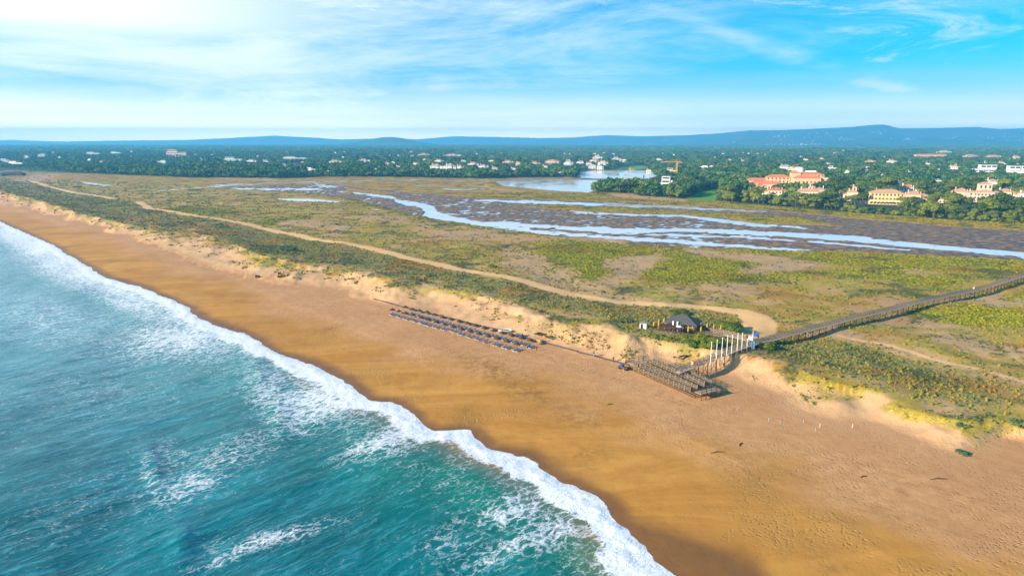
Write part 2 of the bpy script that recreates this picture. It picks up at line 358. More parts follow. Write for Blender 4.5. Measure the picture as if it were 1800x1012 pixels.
# ------------------------------------------------------------------ materials: ground
def ground_mat():
    m, t, b = mat('ground_mat')
    P = t.new('ShaderNodeNewGeometry').outputs['Position']
    nS = t.noise(P, 3.2, 3, .7); nM = t.noise(P, .35, 5, .6); nL = t.noise(P, .045, 5, .6); nXL = t.noise(P, .011, 4, .55)
    dry = t.mix(t.mr(nM, .3, .7), (.48,.235,.092), (.58,.305,.125))
    dry = t.mix(t.mr(nL, .35, .7, 0, .5), dry, (.42,.20,.07))
    # wet beach: streaky drifts
    st = t.noise(t.map(P, rot=(0,0,.95), sc=(.016,.060,.05)), 1, 6, .66, 1.2)
    wet = t.mix(t.mr(st, .3, .72), (.37,.158,.018), (.54,.265,.048))
    wet = t.mix(t.mr(nL, .55, .75, 0, .5), wet, (.27,.115,.018))
    c = t.mix(t.attr('wet'), dry, wet)
    smn = t.noise(P, .5, 6, .75); c = t.mix(t.math('MULTIPLY', t.attr('smudge'), t.mr(smn, .42, .60)), c, (.20,.10,.025))
    # footprints, churned patches
    fp = t.vor(t.vm('ADD', P, t.vm('SCALE', t.noise(P, 1.2, 2, .5, 0, 1), None, .9)), 1.35, 'F1')
    foot = t.math('MULTIPLY', t.mr(fp, .12, .42, 1, 0), t.mr(t.noise(P, .06, 5, .65), .38, .64, .15, 1.))
    pat = t.mr(t.noise(t.map(P, sc=(1,1,1)), .03, 5, .65), .5, .62)
    am = t.math('MAXIMUM', t.math('SUBTRACT', 1., t.attr('wet')), t.math('MULTIPLY', pat, .9))
    c = t.mix(t.math('MULTIPLY', t.math('MULTIPLY', foot, am), .28), c, (.34,.18,.07))
    c = t.mix(t.math('MULTIPLY', t.math('MULTIPLY', pat, t.attr('wet')), .35), c, (.36,.19,.05))
    c = t.mix(t.math('MULTIPLY', t.attr('soak'), .80), c, (.125,.052,.012))
    dune = t.mix(t.mr(nM, .3, .7), (.62,.37,.185), (.54,.31,.145))
    c = t.mix(t.attr('dune'), c, dune)
    # plant covers (litter and low growth between the modelled tufts)
    def cover(name, cols, sc, gain=1.):
        nonlocal c
        n1 = t.noise(P, sc, 5, .7); n2 = t.noise(P, sc*.13, 4, .6)
        a = t.mix(t.mr(n1, .38, .62), cols[0], cols[1]); a = t.mix(t.mr(n2, .42, .62), a, cols[2])
        a = t.mix(t.mr(n1, .58, .72, 0, .6), a, cols[3])
        if name in ('scrub', 'meadow', 'heath', 'marsh'):
            g1 = t.noise(P, .028, 5, .68, .5); g2 = t.noise(t.vm('ADD', P, (310., 77., 0.)), .045, 5, .7, .6)
            a = t.mix(t.mr(g1, .50, .62, 0, .75), a, (.38,.17,.018)); a = t.mix(t.mr(g2, .50, .60, 0, .85), a, (.035,.065,.012))
            a = t.mix(t.mr(g1, .44, .34, 0, .45), a, (.44,.36,.05))
        w = t.attr(name)
        if gain < 1: w = t.math('MULTIPLY', w, t.mr(n1, .30, .52, gain, 1.))
        c = t.mix(w, c, a)
    cover('scrub', [(.11,.14,.055),(.37,.27,.10),(.22,.20,.045),(.68,.45,.21)], 1.3, .62)
    cover('meadow', [(.22,.19,.012),(.50,.34,.05),(.36,.25,.018),(.64,.42,.13)], .9, .6)
    cover('heath', [(.13,.125,.005),(.28,.23,.006),(.20,.18,.006),(.36,.25,.015)], .5, .9)
    cover('marsh', [(.25,.145,.008),(.54,.27,.010),(.38,.25,.010),(.32,.16,.02)], .10, 1)
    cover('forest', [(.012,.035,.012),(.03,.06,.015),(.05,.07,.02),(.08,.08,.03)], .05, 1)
    cover('lawn', [(.08,.25,.02),(.12,.32,.025),(.10,.28,.02),(.14,.34,.03)], .1, 1)
    mudc = t.mix(t.mr(t.noise(P, .20, 5, .7), .40, .60), (.075,.060,.060), (.27,.165,.09))
    mudc = t.mix(t.mr(t.attr('hz'), .86, 1.08, 0, .8), mudc, (.30,.18,.06))
    mudc = t.mix(t.mr(t.attr('hz'), .72, .60, 0, .75), mudc, (.34,.33,.34))  # sheen of the wet film on low mud, painted as pale grey
    c = t.mix(t.attr('mud'), c, mudc)
    c = t.mix(t.attr('sand'), c, t.mix(t.mr(nM, .4, .65, 0, 1), (.50,.31,.15), (.36,.23,.10)))
    rut = t.mr(nS, .3, .7)
    c = t.mix(t.attr('track'), c, t.mix(rut, (.72,.41,.155), (.80,.48,.20)))
    t.put(b.inputs['Base Color'], c)
    t.put(b.inputs['Roughness'], t.mix(t.attr('mud'), t.mix(t.attr('soak'), (.9,.9,.9), (.5,.5,.5)), t.mix(t.mr(t.attr('hz'), .62, .8), (.35,.35,.35), (.9,.9,.9))))
    b.inputs['Specular IOR Level'].default_value = .25
    hh = t.math('ADD', t.math('MULTIPLY', t.math('MULTIPLY', foot, am), -.45), t.math('ADD', t.math('MULTIPLY', nS, .10), t.math('MULTIPLY', nM, .5)))
    nr = t.bump(hh, .55, .55)
    t.put(b.inputs['Normal'], nr)
    return m
# streak direction on the sea
_a = np.array(unproj([250, 350], [872, 838], 0)); SDIR = math.atan2(_a[1][1]-_a[1][0], _a[0][1]-_a[0][0])
def ocean_mat():
    m, t, b = mat('ocean_mat')
    P = t.new('ShaderNodeNewGeometry').outputs['Position']
    R = t.map(P, rot=(0,0,-SDIR))
    s1 = t.noise(t.map(R, sc=(.16,.75,.3)), 1, 6, .62, .8)
    s2 = t.noise(t.map(R, sc=(.55,2.1,1)), 1, 4, .6, .5)
    s3 = t.noise(t.map(R, sc=(.035,.12,.1)), 1, 4, .55, .5)
    big = t.noise(P, .02, 4, .55)
    c = t.mix(t.mr(big, .35, .7), (.0,.125,.15), (.0,.195,.235))
    c = t.mix(t.mr(s3, .38, .62, 0, .75), c, (.0,.085,.11))
    c = t.mix(t.mr(s1, .50, .68, 0, .55), c, (.06,.34,.42))
    c = t.mix(t.mr(s2, .56, .74, 0, .25), c, (.16,.50,.58))
    c = t.mix(t.mr(s1, .46, .32, 0, .5), c, (.0,.075,.10))
    c = t.mix(t.attr('sky_sheen'), c, t.mix(t.mr(s1, .38, .66), (.02,.22,.29), (.22,.50,.58)))  # sky reflection on the far left sea, painted as a paler body colour
    c = t.mix(t.attr('green'), c, (.01,.19,.11))
    c = t.mix(t.attr('brown'), c, (.24,.16,.07))
    # foam: lace and streaks, thresholded by density
    warp = t.vm('ADD', R, t.vm('SCALE', t.vm('SUBTRACT', t.noise(R, .35, 4, .6, 0, 1), (.5,.5,.5)), None, 4.0))
    v1 = t.vor(t.map(warp, sc=(.30,.62,.4)), 1, 'DISTANCE_TO_EDGE'); v2 = t.vor(t.map(warp, sc=(.8,1.7,1)), 1, 'DISTANCE_TO_EDGE')
    lace = t.math('ADD', t.mr(v1, 0, .30, 1, 0), t.mr(v2, 0, .35, .75, 0))
    fine = t.noise(t.map(R, sc=(.9,2.4,1)), 1, 5, .7, .6)
    med = t.noise(t.map(R, sc=(.14,.36,.2)), 1, 5, .65, .6)
    pat = t.math('ADD', t.math('MULTIPLY', lace, .30), t.math('ADD', t.math('MULTIPLY', fine, .55), t.math('MULTIPLY', med, .65)))
    d = t.attr('foam')
    th = t.math('SUBTRACT', 1.22, t.math('MULTIPLY', d, 1.0))
    f = t.mr(t.math('SUBTRACT', pat, th), -.12, .42)
    fcol = t.mix(t.mr(fine, .3, .7), (.62,.68,.76), (.90,.90,.90))
    c = t.mix(f, c, fcol)
    t.put(b.inputs['Base Color'], c)
    t.put(b.inputs['Roughness'], t.mix(f, (.16,.16,.16), (.85,.85,.85)))
    b.inputs['IOR'].default_value = 1.33; b.inputs['Specular IOR Level'].default_value = .20
    h = t.math('ADD', t.math('MULTIPLY', s1, .75), t.math('MULTIPLY', s2, .28))
    h = t.math('ADD', h, t.math('MULTIPLY', f, t.math('MULTIPLY', t.math('ADD', fine, v2), .5)))
    t.put(b.inputs['Normal'], t.bump(h, .5, .45))
    return m
def lagoon_mat():
    m, t, b = mat('lagoon_mat')
    P = t.new('ShaderNodeNewGeometry').outputs['Position']
    b.inputs['Base Color'].default_value = (.80,.76,.70,1); b.inputs['Roughness'].default_value = .06  # pale body colour stands in for the reflected bright cloud
    b.inputs['IOR'].default_value = 1.33; b.inputs['Specular IOR Level'].default_value = .5
    n = t.noise(t.map(P, sc=(.4,1.2,1)), 1, 3, .5)
    t.put(b.inputs['Roughness'], t.mr(t.noise(P, .03, 3, .6), .4, .6, .04, .16))
    t.put(b.inputs['Normal'], t.bump(n, .12, .05))
    return m
def leaf_mat(name, a, b_, c_, scale=.02, sat=1.0):
    m, t, b = mat(name)
    P = t.new('ShaderNodeNewGeometry').outputs['Position']; r = t.new('ShaderNodeObjectInfo').outputs['Random']
    n = t.noise(P, scale, 3, .6); n2 = t.noise(P, scale*40, 2, .6)
    c = t.mix(t.mr(t.math('ADD', t.math('MULTIPLY', r, .6), t.math('MULTIPLY', n, .6)), .35, .85), a, b_)
    c = t.mix(t.mr(n2, .5, .75, 0, .7), c, c_)
    if name in ('dune_scrub_leaves', 'heath_leaves', 'marram_leaves'):
        g1 = t.noise(P, .028, 5, .68, .5); g2 = t.noise(t.vm('ADD', P, (310., 77., 0.)), .045, 5, .7, .6)
        c = t.mix(t.mr(g1, .52, .64, 0, .6), c, (.30,.14,.02)); c = t.mix(t.mr(g2, .53, .64, 0, .7), c, (.035,.07,.02))
    t.put(b.inputs['Base Color'], c); b.inputs['Roughness'].default_value = .75; b.inputs['Specular IOR Level'].default_value = .15
    return m
MG = ground_mat(); MO = ocean_mat(); ML = lagoon_mat()
# ------------------------------------------------------------------ ground sheet
def axis(parts):
    out = []
    for a, b, st in parts: out += list(np.arange(a, b, st))
    return np.array(out+[parts[-1][1]])
gpx = axis([(-2400,-700,60),(-700,-60,12),(-60,1860,2.4),(1860,2500,12),(2500,4200,60)])
gpy = axis([(253.2,256,.4),(256,296,1.0),(296,450,.85),(450,640,1.5),(640,1040,2.6),(1040,1700,22),(1700,3600,190)])
GX, GY = np.meshgrid(gpx, gpy)
X, Y = unproj(GX, GY, 2.0)
Z = height(X, Y)
W = weights(X, Y, Z)
names = ['wet','soak','dune','track','sand','heath','meadow','scrub','mud','marsh','forest','lawn','smudge']
at = {k: W[k] for k in names}; at['hz'] = Z
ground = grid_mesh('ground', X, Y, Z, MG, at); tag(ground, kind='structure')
del W, at, X, Y, Z
# ------------------------------------------------------------------ ocean
opx = axis([(-2400,-600,40),(-600,-40,10),(-40,1300,2.6),(1300,1900,12)])
opy = axis([(253.2,300,4),(300,380,3),(380,1040,2.0),(1040,1700,16),(1700,3600,150)])
GX, GY = np.meshgrid(opx, opy); X, Y = unproj(GX, GY, 0)
s = shore(X, Y); sea = -s
cs, sn = math.cos(SDIR), math.sin(SDIR)
u = X*cs+Y*sn; v = -X*sn+Y*cs
chop = fbm(u/3.2, v, 3.2, 71, 3)*.10+fbm(u/2.5, v, 9, 72, 3)*.26
sw = fbm(X*.9+Y*.3, (Y*.9-X*.3)/3.0, 22, 73, 2)*.85
Z = (chop+sw)*sst(0, 20, sea)+.05*fbm(X, Y, 1.2, 75, 2)*sst(-2, 3, sea)
edge = sst(11+3*fbm(X, Y, 12, 76, 3), 1.5, sea)
Z = Z+edge*(.10+.22*np.clip(fbm(X, Y, 3.0, 77, 3)+.3, 0, 1))*sst(-1.5, 1.5, sea)-.02
# breaking crests
def blob(cx, cy, rx, ry, ang=0.):
    dx = GX-cx; dy = GY-cy; a = math.radians(ang); p = dx*math.cos(a)+dy*math.sin(a); q = -dx*math.sin(a)+dy*math.cos(a)
    return np.exp(-((p/rx)**2+(q/ry)**2))
for cx, cy, rx, ry, ang, hh in [(492,735,46,22,84,.4),(452,655,40,20,76,.35),(268,820,44,22,66,.4),(195,525,30,9,12,.6),(62,548,30,9,5,.6),(320,960,40,26,100,.45)]:
    Z = Z+hh*blob(cx, cy, rx, ry, ang)*(1+.7*fbm(X, Y, 4, 79, 3))
wd = np.interp(GX, [-100,200,400,560,700,860,1000,1120,1250], [7,7.5,8,9,8.5,7.5,8.5,8.5,7])*(1+.55*fbm(X, Y, 12, 78, 4))
foam = 1.12*sst(wd*1.15, wd*.35, sea)
den = np.zeros(X.shape)
for cx, cy, rx, ry, ang, a in [(560,700,95,34,-12,.72),(610,690,60,30,20,.6),(520,735,55,30,-15,.62),(690,772,60,20,-22,.74),(640,790,40,14,-20,.55),
    (420,790,120,28,-22,.62),(330,850,110,26,-20,.58),(290,800,60,30,0,.4),(470,945,110,16,-14,.66),(380,985,60,16,-20,.55),(420,590,120,26,14,.55),(300,600,160,34,-6,.55),
    (470,690,40,40,14,.45),(262,825,26,40,-20,.42),(120,470,120,36,20,.62),(60,430,90,26,24,.75),(220,520,110,26,26,.6),(330,560,80,22,26,.6),(90,560,160,50,10,.40),
    (950,945,110,26,-22,.56),(860,985,80,22,-20,.50),(1040,905,70,26,30,.60),(1000,860,70,22,34,.55),(900,900,90,26,-20,.48),(1120,975,60,30,40,.75),(160,690,200,60,-10,.28),(150,880,160,60,-20,.22),(780,960,60,30,-20,.42)]:
    den = np.maximum(den, a*blob(cx, cy, rx*1.1, ry*1.15, ang))
den = np.maximum(den, .26*sst(700, 350, GY))
den = den*.72*(1-.20*sst(640, 760, GY))*(1+.30*fbm(X, Y, 18, 80, 3))
foam = np.maximum(foam, den+.16*sst(34, 10, sea))
brown = np.clip(1.15*blob(820,790,60,12,30)+.9*blob(980,830,70,12,30)+.85*blob(700,735,50,9,30)+.9*blob(870,800,50,12,34)+.6*blob(1060,945,50,12,20)+.7*blob(560,690,60,8,28)+.4*sst(14, 8, sea)*sst(500, 700, GX), 0, 1)
green = np.clip(.9*blob(1050,985,110,40,10)+.45*blob(820,850,160,60,20)+.25*sst(60, 15, sea), 0, 1)
ocean = grid_mesh('ocean', X, Y, Z, MO, {'sky_sheen': .75*sst(900, 470, GY-.35*(GX-300)*0+.15*GX)*(1+.3*fbm(X, Y, 30, 85, 3)), 'foam': foam, 'brown': brown, 'green': green}, keep=sea > -9)
tag(ocean, kind='structure')
# ------------------------------------------------------------------ lagoon water (one level sheet behind the dunes)
lx = axis([(-200,2500,30)]); ts = np.linspace(0, 1, 24)
yb = np.interp(lx, BKV[0], BKV[1])+14; yt = np.full(lx.shape, 295.5)
GX = np.tile(lx, (24, 1)); GY = yt+(yb-yt)*ts[:, None]
X, Y = unproj(GX, GY, .6)
lag = grid_mesh('lagoon_water', X, Y, np.full(X.shape, .6), ML); tag(lag, kind='structure')
# ------------------------------------------------------------------ hills
SKY = [(-2400,250),(-900,249),(-300,249),(0,248),(60,247),(130,249.5),(250,248),(350,247),(430,243.5),(500,240),(560,243),(610,246),(690,244.5),(740,246),(800,241),(870,242),(950,244),(1000,243),(1060,239),(1120,241),(1200,239),(1250,236),(1300,231.5),(1350,231),(1420,228.5),(1470,226),(1505,222.5),(1525,222),(1550,228),(1600,228),(1680,226),(1720,229.5),(1800,227),(2000,232),(2600,244),(4200,250)]
hx = axis([(-2400,-100,50),(-100,1900,4),(1900,4200,50)]); dd = np.linspace(8600, 19000, 110)
HX, DD = np.meshgrid(hx, dd)
XX = (HX-900)/F*DD*1.02; YY = DD.copy()
sk = np.interp(HX, *rl(SKY))
cd = np.interp(HX, [-2400,820,1130,1300,4200], [17000,17000,14500,11000,11500])
top = 65+(250.5-sk)/F*cd*1.04
lo = cd-3400
prof = np.where(DD < cd, np.clip((DD-lo)/3400, 0, 1)**1.6, 1-.5*sst(0, 2500, DD-cd))
ZZ = 2+(top-2)*prof+fbm(XX, YY, 900, 90, 5)*np.interp(HX, [1000,1300], [75,190])*prof*np.clip((cd-DD)/1500, 0, 1)-(1-sst(8600, 9000, DD))*14
kh = np.exp(-((HX-695)/48)**2-((DD-9900)/700)**2)*95+np.exp(-((HX-640)/70)**2-((DD-10000)/700)**2)*42+np.exp(-((HX-745)/60)**2-((DD-10000)/700)**2)*36
ZZ = np.maximum(ZZ, kh+fbm(XX, YY, 400, 95, 3)*6)
mh, t, b = mat('hills_mat')
P = t.new('ShaderNodeNewGeometry').outputs['Position']
c = t.mix(t.mr(t.noise(P, .0022, 6, .65), .42, .6), (.018,.045,.018), (.075,.085,.04)); c = t.mix(t.mr(t.noise(P, .012, 4, .7), .6, .72), c, (.16,.15,.09))
t.put(b.inputs['Base Color'], c); b.inputs['Roughness'].default_value = .9
hills = grid_mesh('hills', XX, YY, ZZ, mh); tag(hills, kind='structure')
def hill_z(px, D):
    i = np.abs(dd-D).argmin(); return float(np.interp(px, hx, ZZ[i]))
# ------------------------------------------------------------------ mesh builder for things
class MB:
    def __init__(s): s.v = []; s.f = []; s.sm = []
    def add(s, vs, fs, smooth=False):
        o = len(s.v); s.v += [tuple(p) for p in vs]; s.f += [tuple(i+o for i in f) for f in fs]; s.sm += [smooth]*len(fs); return s
    def box(s, c, d, rz=0., tilt=0.):
        M = Matrix.Translation(c) @ Matrix.Rotation(rz, 4, 'Z') @ Matrix.Rotation(tilt, 4, 'Y')
        vs = [M @ Vector((x*d[0]/2, y*d[1]/2, z*d[2]/2)) for z in (-1, 1) for y in (-1, 1) for x in (-1, 1)]
        return s.add(vs, [(0,2,3,1),(4,5,7,6),(0,1,5,4),(1,3,7,5),(3,2,6,7),(2,0,4,6)])
    def bar(s, a, b, w, h=None):
        a = Vector(a); b = Vector(b); h = h or w; d = b-a; L = d.length
        if L < 1e-6: return s
        q = d.to_track_quat('X', 'Z').to_matrix().to_4x4(); M = Matrix.Translation((a+b)/2) @ q
        vs = [M @ Vector((x*L/2, y*w/2, z*h/2)) for z in (-1, 1) for y in (-1, 1) for x in (-1, 1)]
        return s.add(vs, [(0,2,3,1),(4,5,7,6),(0,1,5,4),(1,3,7,5),(3,2,6,7),(2,0,4,6)])
    def tube(s, pts, rad, n=8, caps=True):
        pts = [Vector(p) for p in pts]; rad = rad if isinstance(rad, (list, tuple)) else [rad]*len(pts); vs = []; fs = []
        for i, p in enumerate(pts):
            d = (pts[min(i+1, len(pts)-1)]-pts[max(i-1, 0)]).normalized(); q = d.to_track_quat('Z', 'Y')
            for k in range(n):
                a = 2*math.pi*k/n; vs.append(p+q @ Vector((math.cos(a)*rad[i], math.sin(a)*rad[i], 0)))
        for i in range(len(pts)-1):
            for k in range(n): fs.append((i*n+k, i*n+(k+1)%n, (i+1)*n+(k+1)%n, (i+1)*n+k))
        if caps: fs.append(tuple(range(n))[::-1]); fs.append(tuple((len(pts)-1)*n+k for k in range(n)))
        return s.add(vs, fs, True)
    def hip(s, c, w, d, h, ov=.4, ridge=None):
        x, y, z = c; a = w/2+ov; b = d/2+ov; r = max(0, a-b) if ridge is None else ridge
        if a >= b: R = [(-r, 0), (r, 0)]
        else: R = [(0, -(b-a)), (0, b-a)]
        vs = [(x-a, y-b, z), (x+a, y-b, z), (x+a, y+b, z), (x-a, y+b, z), (x+R[0][0], y+R[0][1], z+h), (x+R[1][0], y+R[1][1], z+h)]
        if a >= b: fs = [(0,1,5,4),(1,2,5),(2,3,4,5),(3,0,4)]
        else: fs = [(0,1,4),(1,2,5,4),(2,3,5),(3,0,4,5)]
        o = [(x-a, y-b, z-.18), (x+a, y-b, z-.18), (x+a, y+b, z-.18), (x-a, y+b, z-.18)]
        return s.add(vs+o, fs+[(6,7,1,0),(7,8,2,1),(8,9,3,2),(9,6,0,3),(9,8,7,6)])
    def gable(s, c, w, d, h, ov=.35):
        x, y, z = c; a = w/2+ov; b = d/2+ov
        vs = [(x-a,y-b,z),(x+a,y-b,z),(x+a,y+b,z),(x-a,y+b,z),(x-a,y,z+h),(x+a,y,z+h)]
        return s.add(vs, [(0,1,5,4),(2,3,4,5),(0,4,3),(1,2,5),(3,2,1,0)])
    def dome(s, c, r, h, n=12, m=5):
        vs = []; fs = []
        for i in range(m):
            a = i/m*math.pi/2
            for k in range(n): q = 2*math.pi*k/n; vs.append((c[0]+r*math.cos(a)*math.cos(q), c[1]+r*math.cos(a)*math.sin(q), c[2]+h*math.sin(a)))
        vs.append((c[0], c[1], c[2]+h))
        for i in range(m-1):
            for k in range(n): fs.append((i*n+k, i*n+(k+1)%n, (i+1)*n+(k+1)%n, (i+1)*n+k))
        for k in range(n): fs.append(((m-1)*n+k, (m-1)*n+(k+1)%n, m*n))
        return s.add(vs, fs, True)
    def mesh(s, name, m):
        me = bpy.data.meshes.new(name); me.from_pydata(s.v, [], s.f); me.update()
        me.polygons.foreach_set('use_smooth', s.sm); me.materials.append(m); return me
    def build(s, name, m, parent=None, loc=None, rz=None):
        o = bpy.data.objects.new(name, s.mesh(name, m)); COL.objects.link(o)
        if parent is not None: o.parent = parent
        if loc is not None: o.location = loc
        if rz is not None: o.rotation_euler = (0, 0, rz)
        return o
def gz(x, y): return float(height(np.array([x]), np.array([y]))[0])
M_WOOD = simple('weathered_wood', (.34,.25,.17), .85, .35, 3)
M_WOODD = simple('dark_wood', (.13,.075,.035), .85, .35, 3)
M_WOODO = simple('ochre_wood', (.36,.21,.07), .85, .3, 3); M_RAILD = simple('dark_rail_wood', (.22,.155,.10), .85, .3, 3); M_DECK = simple('pale_decking', (.44,.37,.32), .85, .3, 2); M_DECKD = simple('dark_decking', (.095,.068,.05), .85, .35, 2)  # ramp decking is darker than the boardwalk's
M_THATCH = simple('thatch', (.075,.042,.024), .95, .5, 4)
M_BLUE = simple('blue_cushion', (.015,.085,.26), .8, .2, 3)
M_WHITEP = simple('white_paint', (.80,.80,.78), .55, .12, 1)
M_WHITEW = simple('white_wall', (.80,.77,.72), .8, .10, .6)
M_CREAM = simple('cream_wall', (.74,.58,.36), .85, .12, .5)
M_YELLOW = simple('yellow_wall', (.80,.55,.24), .85, .12, .5)
M_PINK = simple('pink_wall', (.74,.49,.36), .85, .12, .5)
M_TERRAW = simple('terracotta_wall', (.78,.44,.24), .85, .12, .5)
M_TILE = simple('roof_tile', (.52,.17,.08), .85, .3, 1.2)
M_TILER = simple('red_roof_tile', (.62,.19,.085), .85, .25, 1.2)
M_TILEP = simple('pale_roof_tile', (.55,.30,.19), .85, .25, 1.2)
M_GREYR = simple('grey_roof', (.30,.29,.28), .85, .2, 1.2)
M_GLASS = simple('window_glass', (.045,.06,.08), .15, .2, .5, spec=.6)
M_ORANGE = simple('orange_canvas', (.46,.25,.04), .8, .15, 2)
M_STEEL = simple('steel', (.5,.5,.5), .4, .15, 2, metal=.6)
M_DARK = simple('dark_rubber', (.03,.03,.03), .8, .3, 3)
M_YEL = simple('yellow_paint', (.55,.30,.02), .5, .2, 2)
M_RED = simple('red_cloth', (.70,.03,.02), .8, .15, 2)
M_GREEN = simple('green_cloth', (.02,.28,.06), .8, .15, 2)
M_BLUEC = simple('blue_cloth', (.02,.10,.45), .8, .15, 2)
M_TURQ = simple('turquoise_paint', (.10,.50,.65), .5, .15, 2)
M_SKIN = simple('skin', (.48,.26,.17), .7, .1, 4)
M_HAIR = simple('hair', (.04,.025,.015), .8, .3, 8)
M_NAVY = simple('navy_cloth', (.03,.04,.09), .85, .2, 4)
M_MAROON = simple('dark_red_decking', (.10,.028,.022), .8, .3, 2)
M_POOL = simple('pool_water', (.05,.45,.60), .1, .1, .5, spec=.6)
ORD = ['first','second','third','fourth','fifth','sixth','seventh','eighth','ninth','tenth','eleventh','twelfth','thirteenth','fourteenth','fifteenth','sixteenth','seventeenth']
# ------------------------------------------------------------------ parasols and sunbeds
def mk_parasol():
    r = empty('thatched_parasol')
    MB().tube([(0,0,0),(0,0,2.25)], .05, 8).build('pole', M_WOODD, r)
    m = MB(); n = 22
    vs = [(0,0,2.62)]; fs = []
    for ring, (rr, z) in enumerate([(.45,2.42),(.95,2.12),(1.32,1.88)]):
        for k in range(n):
            a = 2*math.pi*k/n; q = rr*(1+(.09 if ring == 2 and k % 2 else 0)); vs.append((q*math.cos(a), q*math.sin(a), z-(.12 if ring == 2 and k % 3 == 0 else 0)))
    for k in range(n): fs.append((0, 1+k, 1+(k+1)%n))
    for g in range(2):
        for k in range(n): fs.append((1+g*n+k, 1+(g+1)*n+k, 1+(g+1)*n+(k+1)%n, 1+g*n+(k+1)%n))
    fs.append(tuple(1+2*n+k for k in range(n)))
    m.add(vs, fs); m.tube([(0,0,2.55),(0,0,2.8)], [.14,.04], 8)
    m.build('canopy', M_THATCH, r)
    return r
def mk_bed():
    r = empty('sunbed'); m = MB()
    for sy in (-.3, .3): m.box((0, sy, .33), (1.95, .06, .07))
    for x in (-.85, -.3, .3, .85): m.box((x, 0, .32), (.06, .6, .05))
    for x in (-.85, .75):
        for sy in (-.3, .3): m.box((x, sy, .15), (.07, .07, .32))
    m.build('frame', M_WHITEP, r)
    MB().box((-.3, 0, .42), (1.3, .62, .10)).build('mattress', M_BLUE, r)
    MB().box((.62, 0, .60), (.74, .62, .09), tilt=-.55).build('backrest', M_BLUE, r)
    return r
par0 = mk_parasol(); bed0 = mk_bed(); first = [True, True]
BX, BY = 670, 520
back = [(255,135),(328,158),(405,172),(488,190),(568,215),(650,240),(735,263),(822,288),(908,310),(998,335),(1090,360),(1185,385),(1280,408),(1378,437),(1482,468),(1572,492)]
frnt = [(120,160),(188,178),(263,200),(337,222),(422,245),(495,268),(580,293),(672,318),(760,342),(847,367),(938,392),(1030,417),(1127,443),(1225,472),(1328,498),(1430,528)]
bbed = [None,(330,192),(403,213),(483,235),(562,258),(650,278),(728,303),(822,325),(907,350),(1000,376),(1095,401),(1187,427),(1277,451),(1380,480),(1485,508),(1570,538)]
fbed = [(115,195),(192,217),(265,240),(343,260),(425,283),(490,305),(580,330),(672,352),(765,372),(845,403),(937,430),(1030,458),(1117,490),(1213,515),(1320,545),(1425,573)]
e0 = PG(BX+back[0][0]/6, BY+back[0][1]/6+4); e1 = PG(BX+back[-1][0]/6, BY+back[-1][1]/6+4)
ROW = math.atan2(e1[1]-e0[1], e1[0]-e0[0])
def wps(p): return PG(BX+p[0]/6, BY+p[1]/6+5.5)
rr = random.Random(5)
for rown, (pl_, bl_) in {'landward': (back, bbed), 'seaward': (frnt, fbed)}.items():
    for i, p in enumerate(pl_):
        x, y, z = wps(p)
        o = par0 if first[0] else copy_tree(par0); first[0] = False
        o.location = (x, y, z); o.rotation_euler = (rr.uniform(-.03,.03), rr.uniform(-.03,.03), rr.uniform(0, 6)); k = rr.uniform(.74, .84); o.scale = (k, k, rr.uniform(.88,.98))
        tag(o, f'brown thatched parasol, {ORD[i]} from the far left end of the {rown} row', 'parasol', 'thatched parasols in two rows on the beach')
        b = bl_[i]
        if b is None: continue
        bx, by, bz = PG(BX+b[0]/6, BY+b[1]/6+1.5)
        for j, side in enumerate(('left', 'right')):
            if rown == 'seaward' and i == 12 and j: continue
            q = bed0 if first[1] else copy_tree(bed0); first[1] = False
            a = ROW+math.pi/2+rr.uniform(-.3,.3); off = (-.62 if side == 'left' else .62)+rr.uniform(-.22, .22)
            q.location = (bx+off*math.cos(ROW), by+off*math.sin(ROW), bz); q.rotation_euler = (0, 0, a)
            tag(q, f'{side} blue sunbed at the {ORD[i]} parasol from the far left end, {rown} row', 'sunbed', 'blue sunbeds in pairs under the parasols')
# ------------------------------------------------------------------ sand walkway beside the parasols
wk = [(657,527),(700,537.5),(760,552),(830,569),(900,588),(960,603),(1020,620),(1060,630),(1106,642)]
wp = [PG(*p) for p in wk]; m = MB()
for a, b in zip(wp[:-1], wp[1:]):
    A = Vector(a); B = Vector(b); L = (B-A).length; n = max(1, int(L/1.1)); d = (B-A)/n
    for i in range(n):
        c = A+d*(i+.5); m.box((c.x, c.y, max(c.z, gz(c.x, c.y))+.07+.02*rr.random()), (d.length-.06, 1.25, .08), math.atan2(d.y, d.x))
o = m.build('beach_walkway', simple('walkway_boards', (.20,.14,.10), .9, .35, 2)); tag(o, 'narrow dark plank walkway laid on the sand behind the parasols', 'walkway')
# ------------------------------------------------------------------ boardwalk over the dunes
BW = [(1190,655),(1230,639),(1262,627),(1300,612),(1328,602.5),(1355,598),(1383,589),(1439,576),(1494,561),(1536,551),(1578,542),(1619,530),(1675,519),(1730,507),(1772,493),(1800,485),(1860,466),(1960,436)]
BZ = [5.6,6.3,6.6,6.7,6.5,6.3,6.1,5.7,5.3,5.0,4.8,4.6,4.5,4.4,4.3,4.2,4.1,3.9]
bp = []
for (a, b_), z in zip(BW, BZ): x, y = unproj(a, b_, z); bp.append(Vector((float(x), float(y), z)))
def resample(pts, st):
    out = [pts[0].copy()]; acc = 0
    for a, b in zip(pts[:-1], pts[1:]):
        L = (b-a).length; t_ = st-acc
        while t_ <= L: out.append(a+(b-a)*(t_/L)); t_ += st
        acc = (acc+L) % st if L+acc >= st else acc+L
    return out
def smoothp(p, it=2):
    for _ in range(it):
        q = [p[0]]
        for a, b in zip(p[:-1], p[1:]): q += [a*.75+b*.25, a*.25+b*.75]
        p = q+[p[-1]]
    return p
BPS = resample(smoothp(bp), .5)
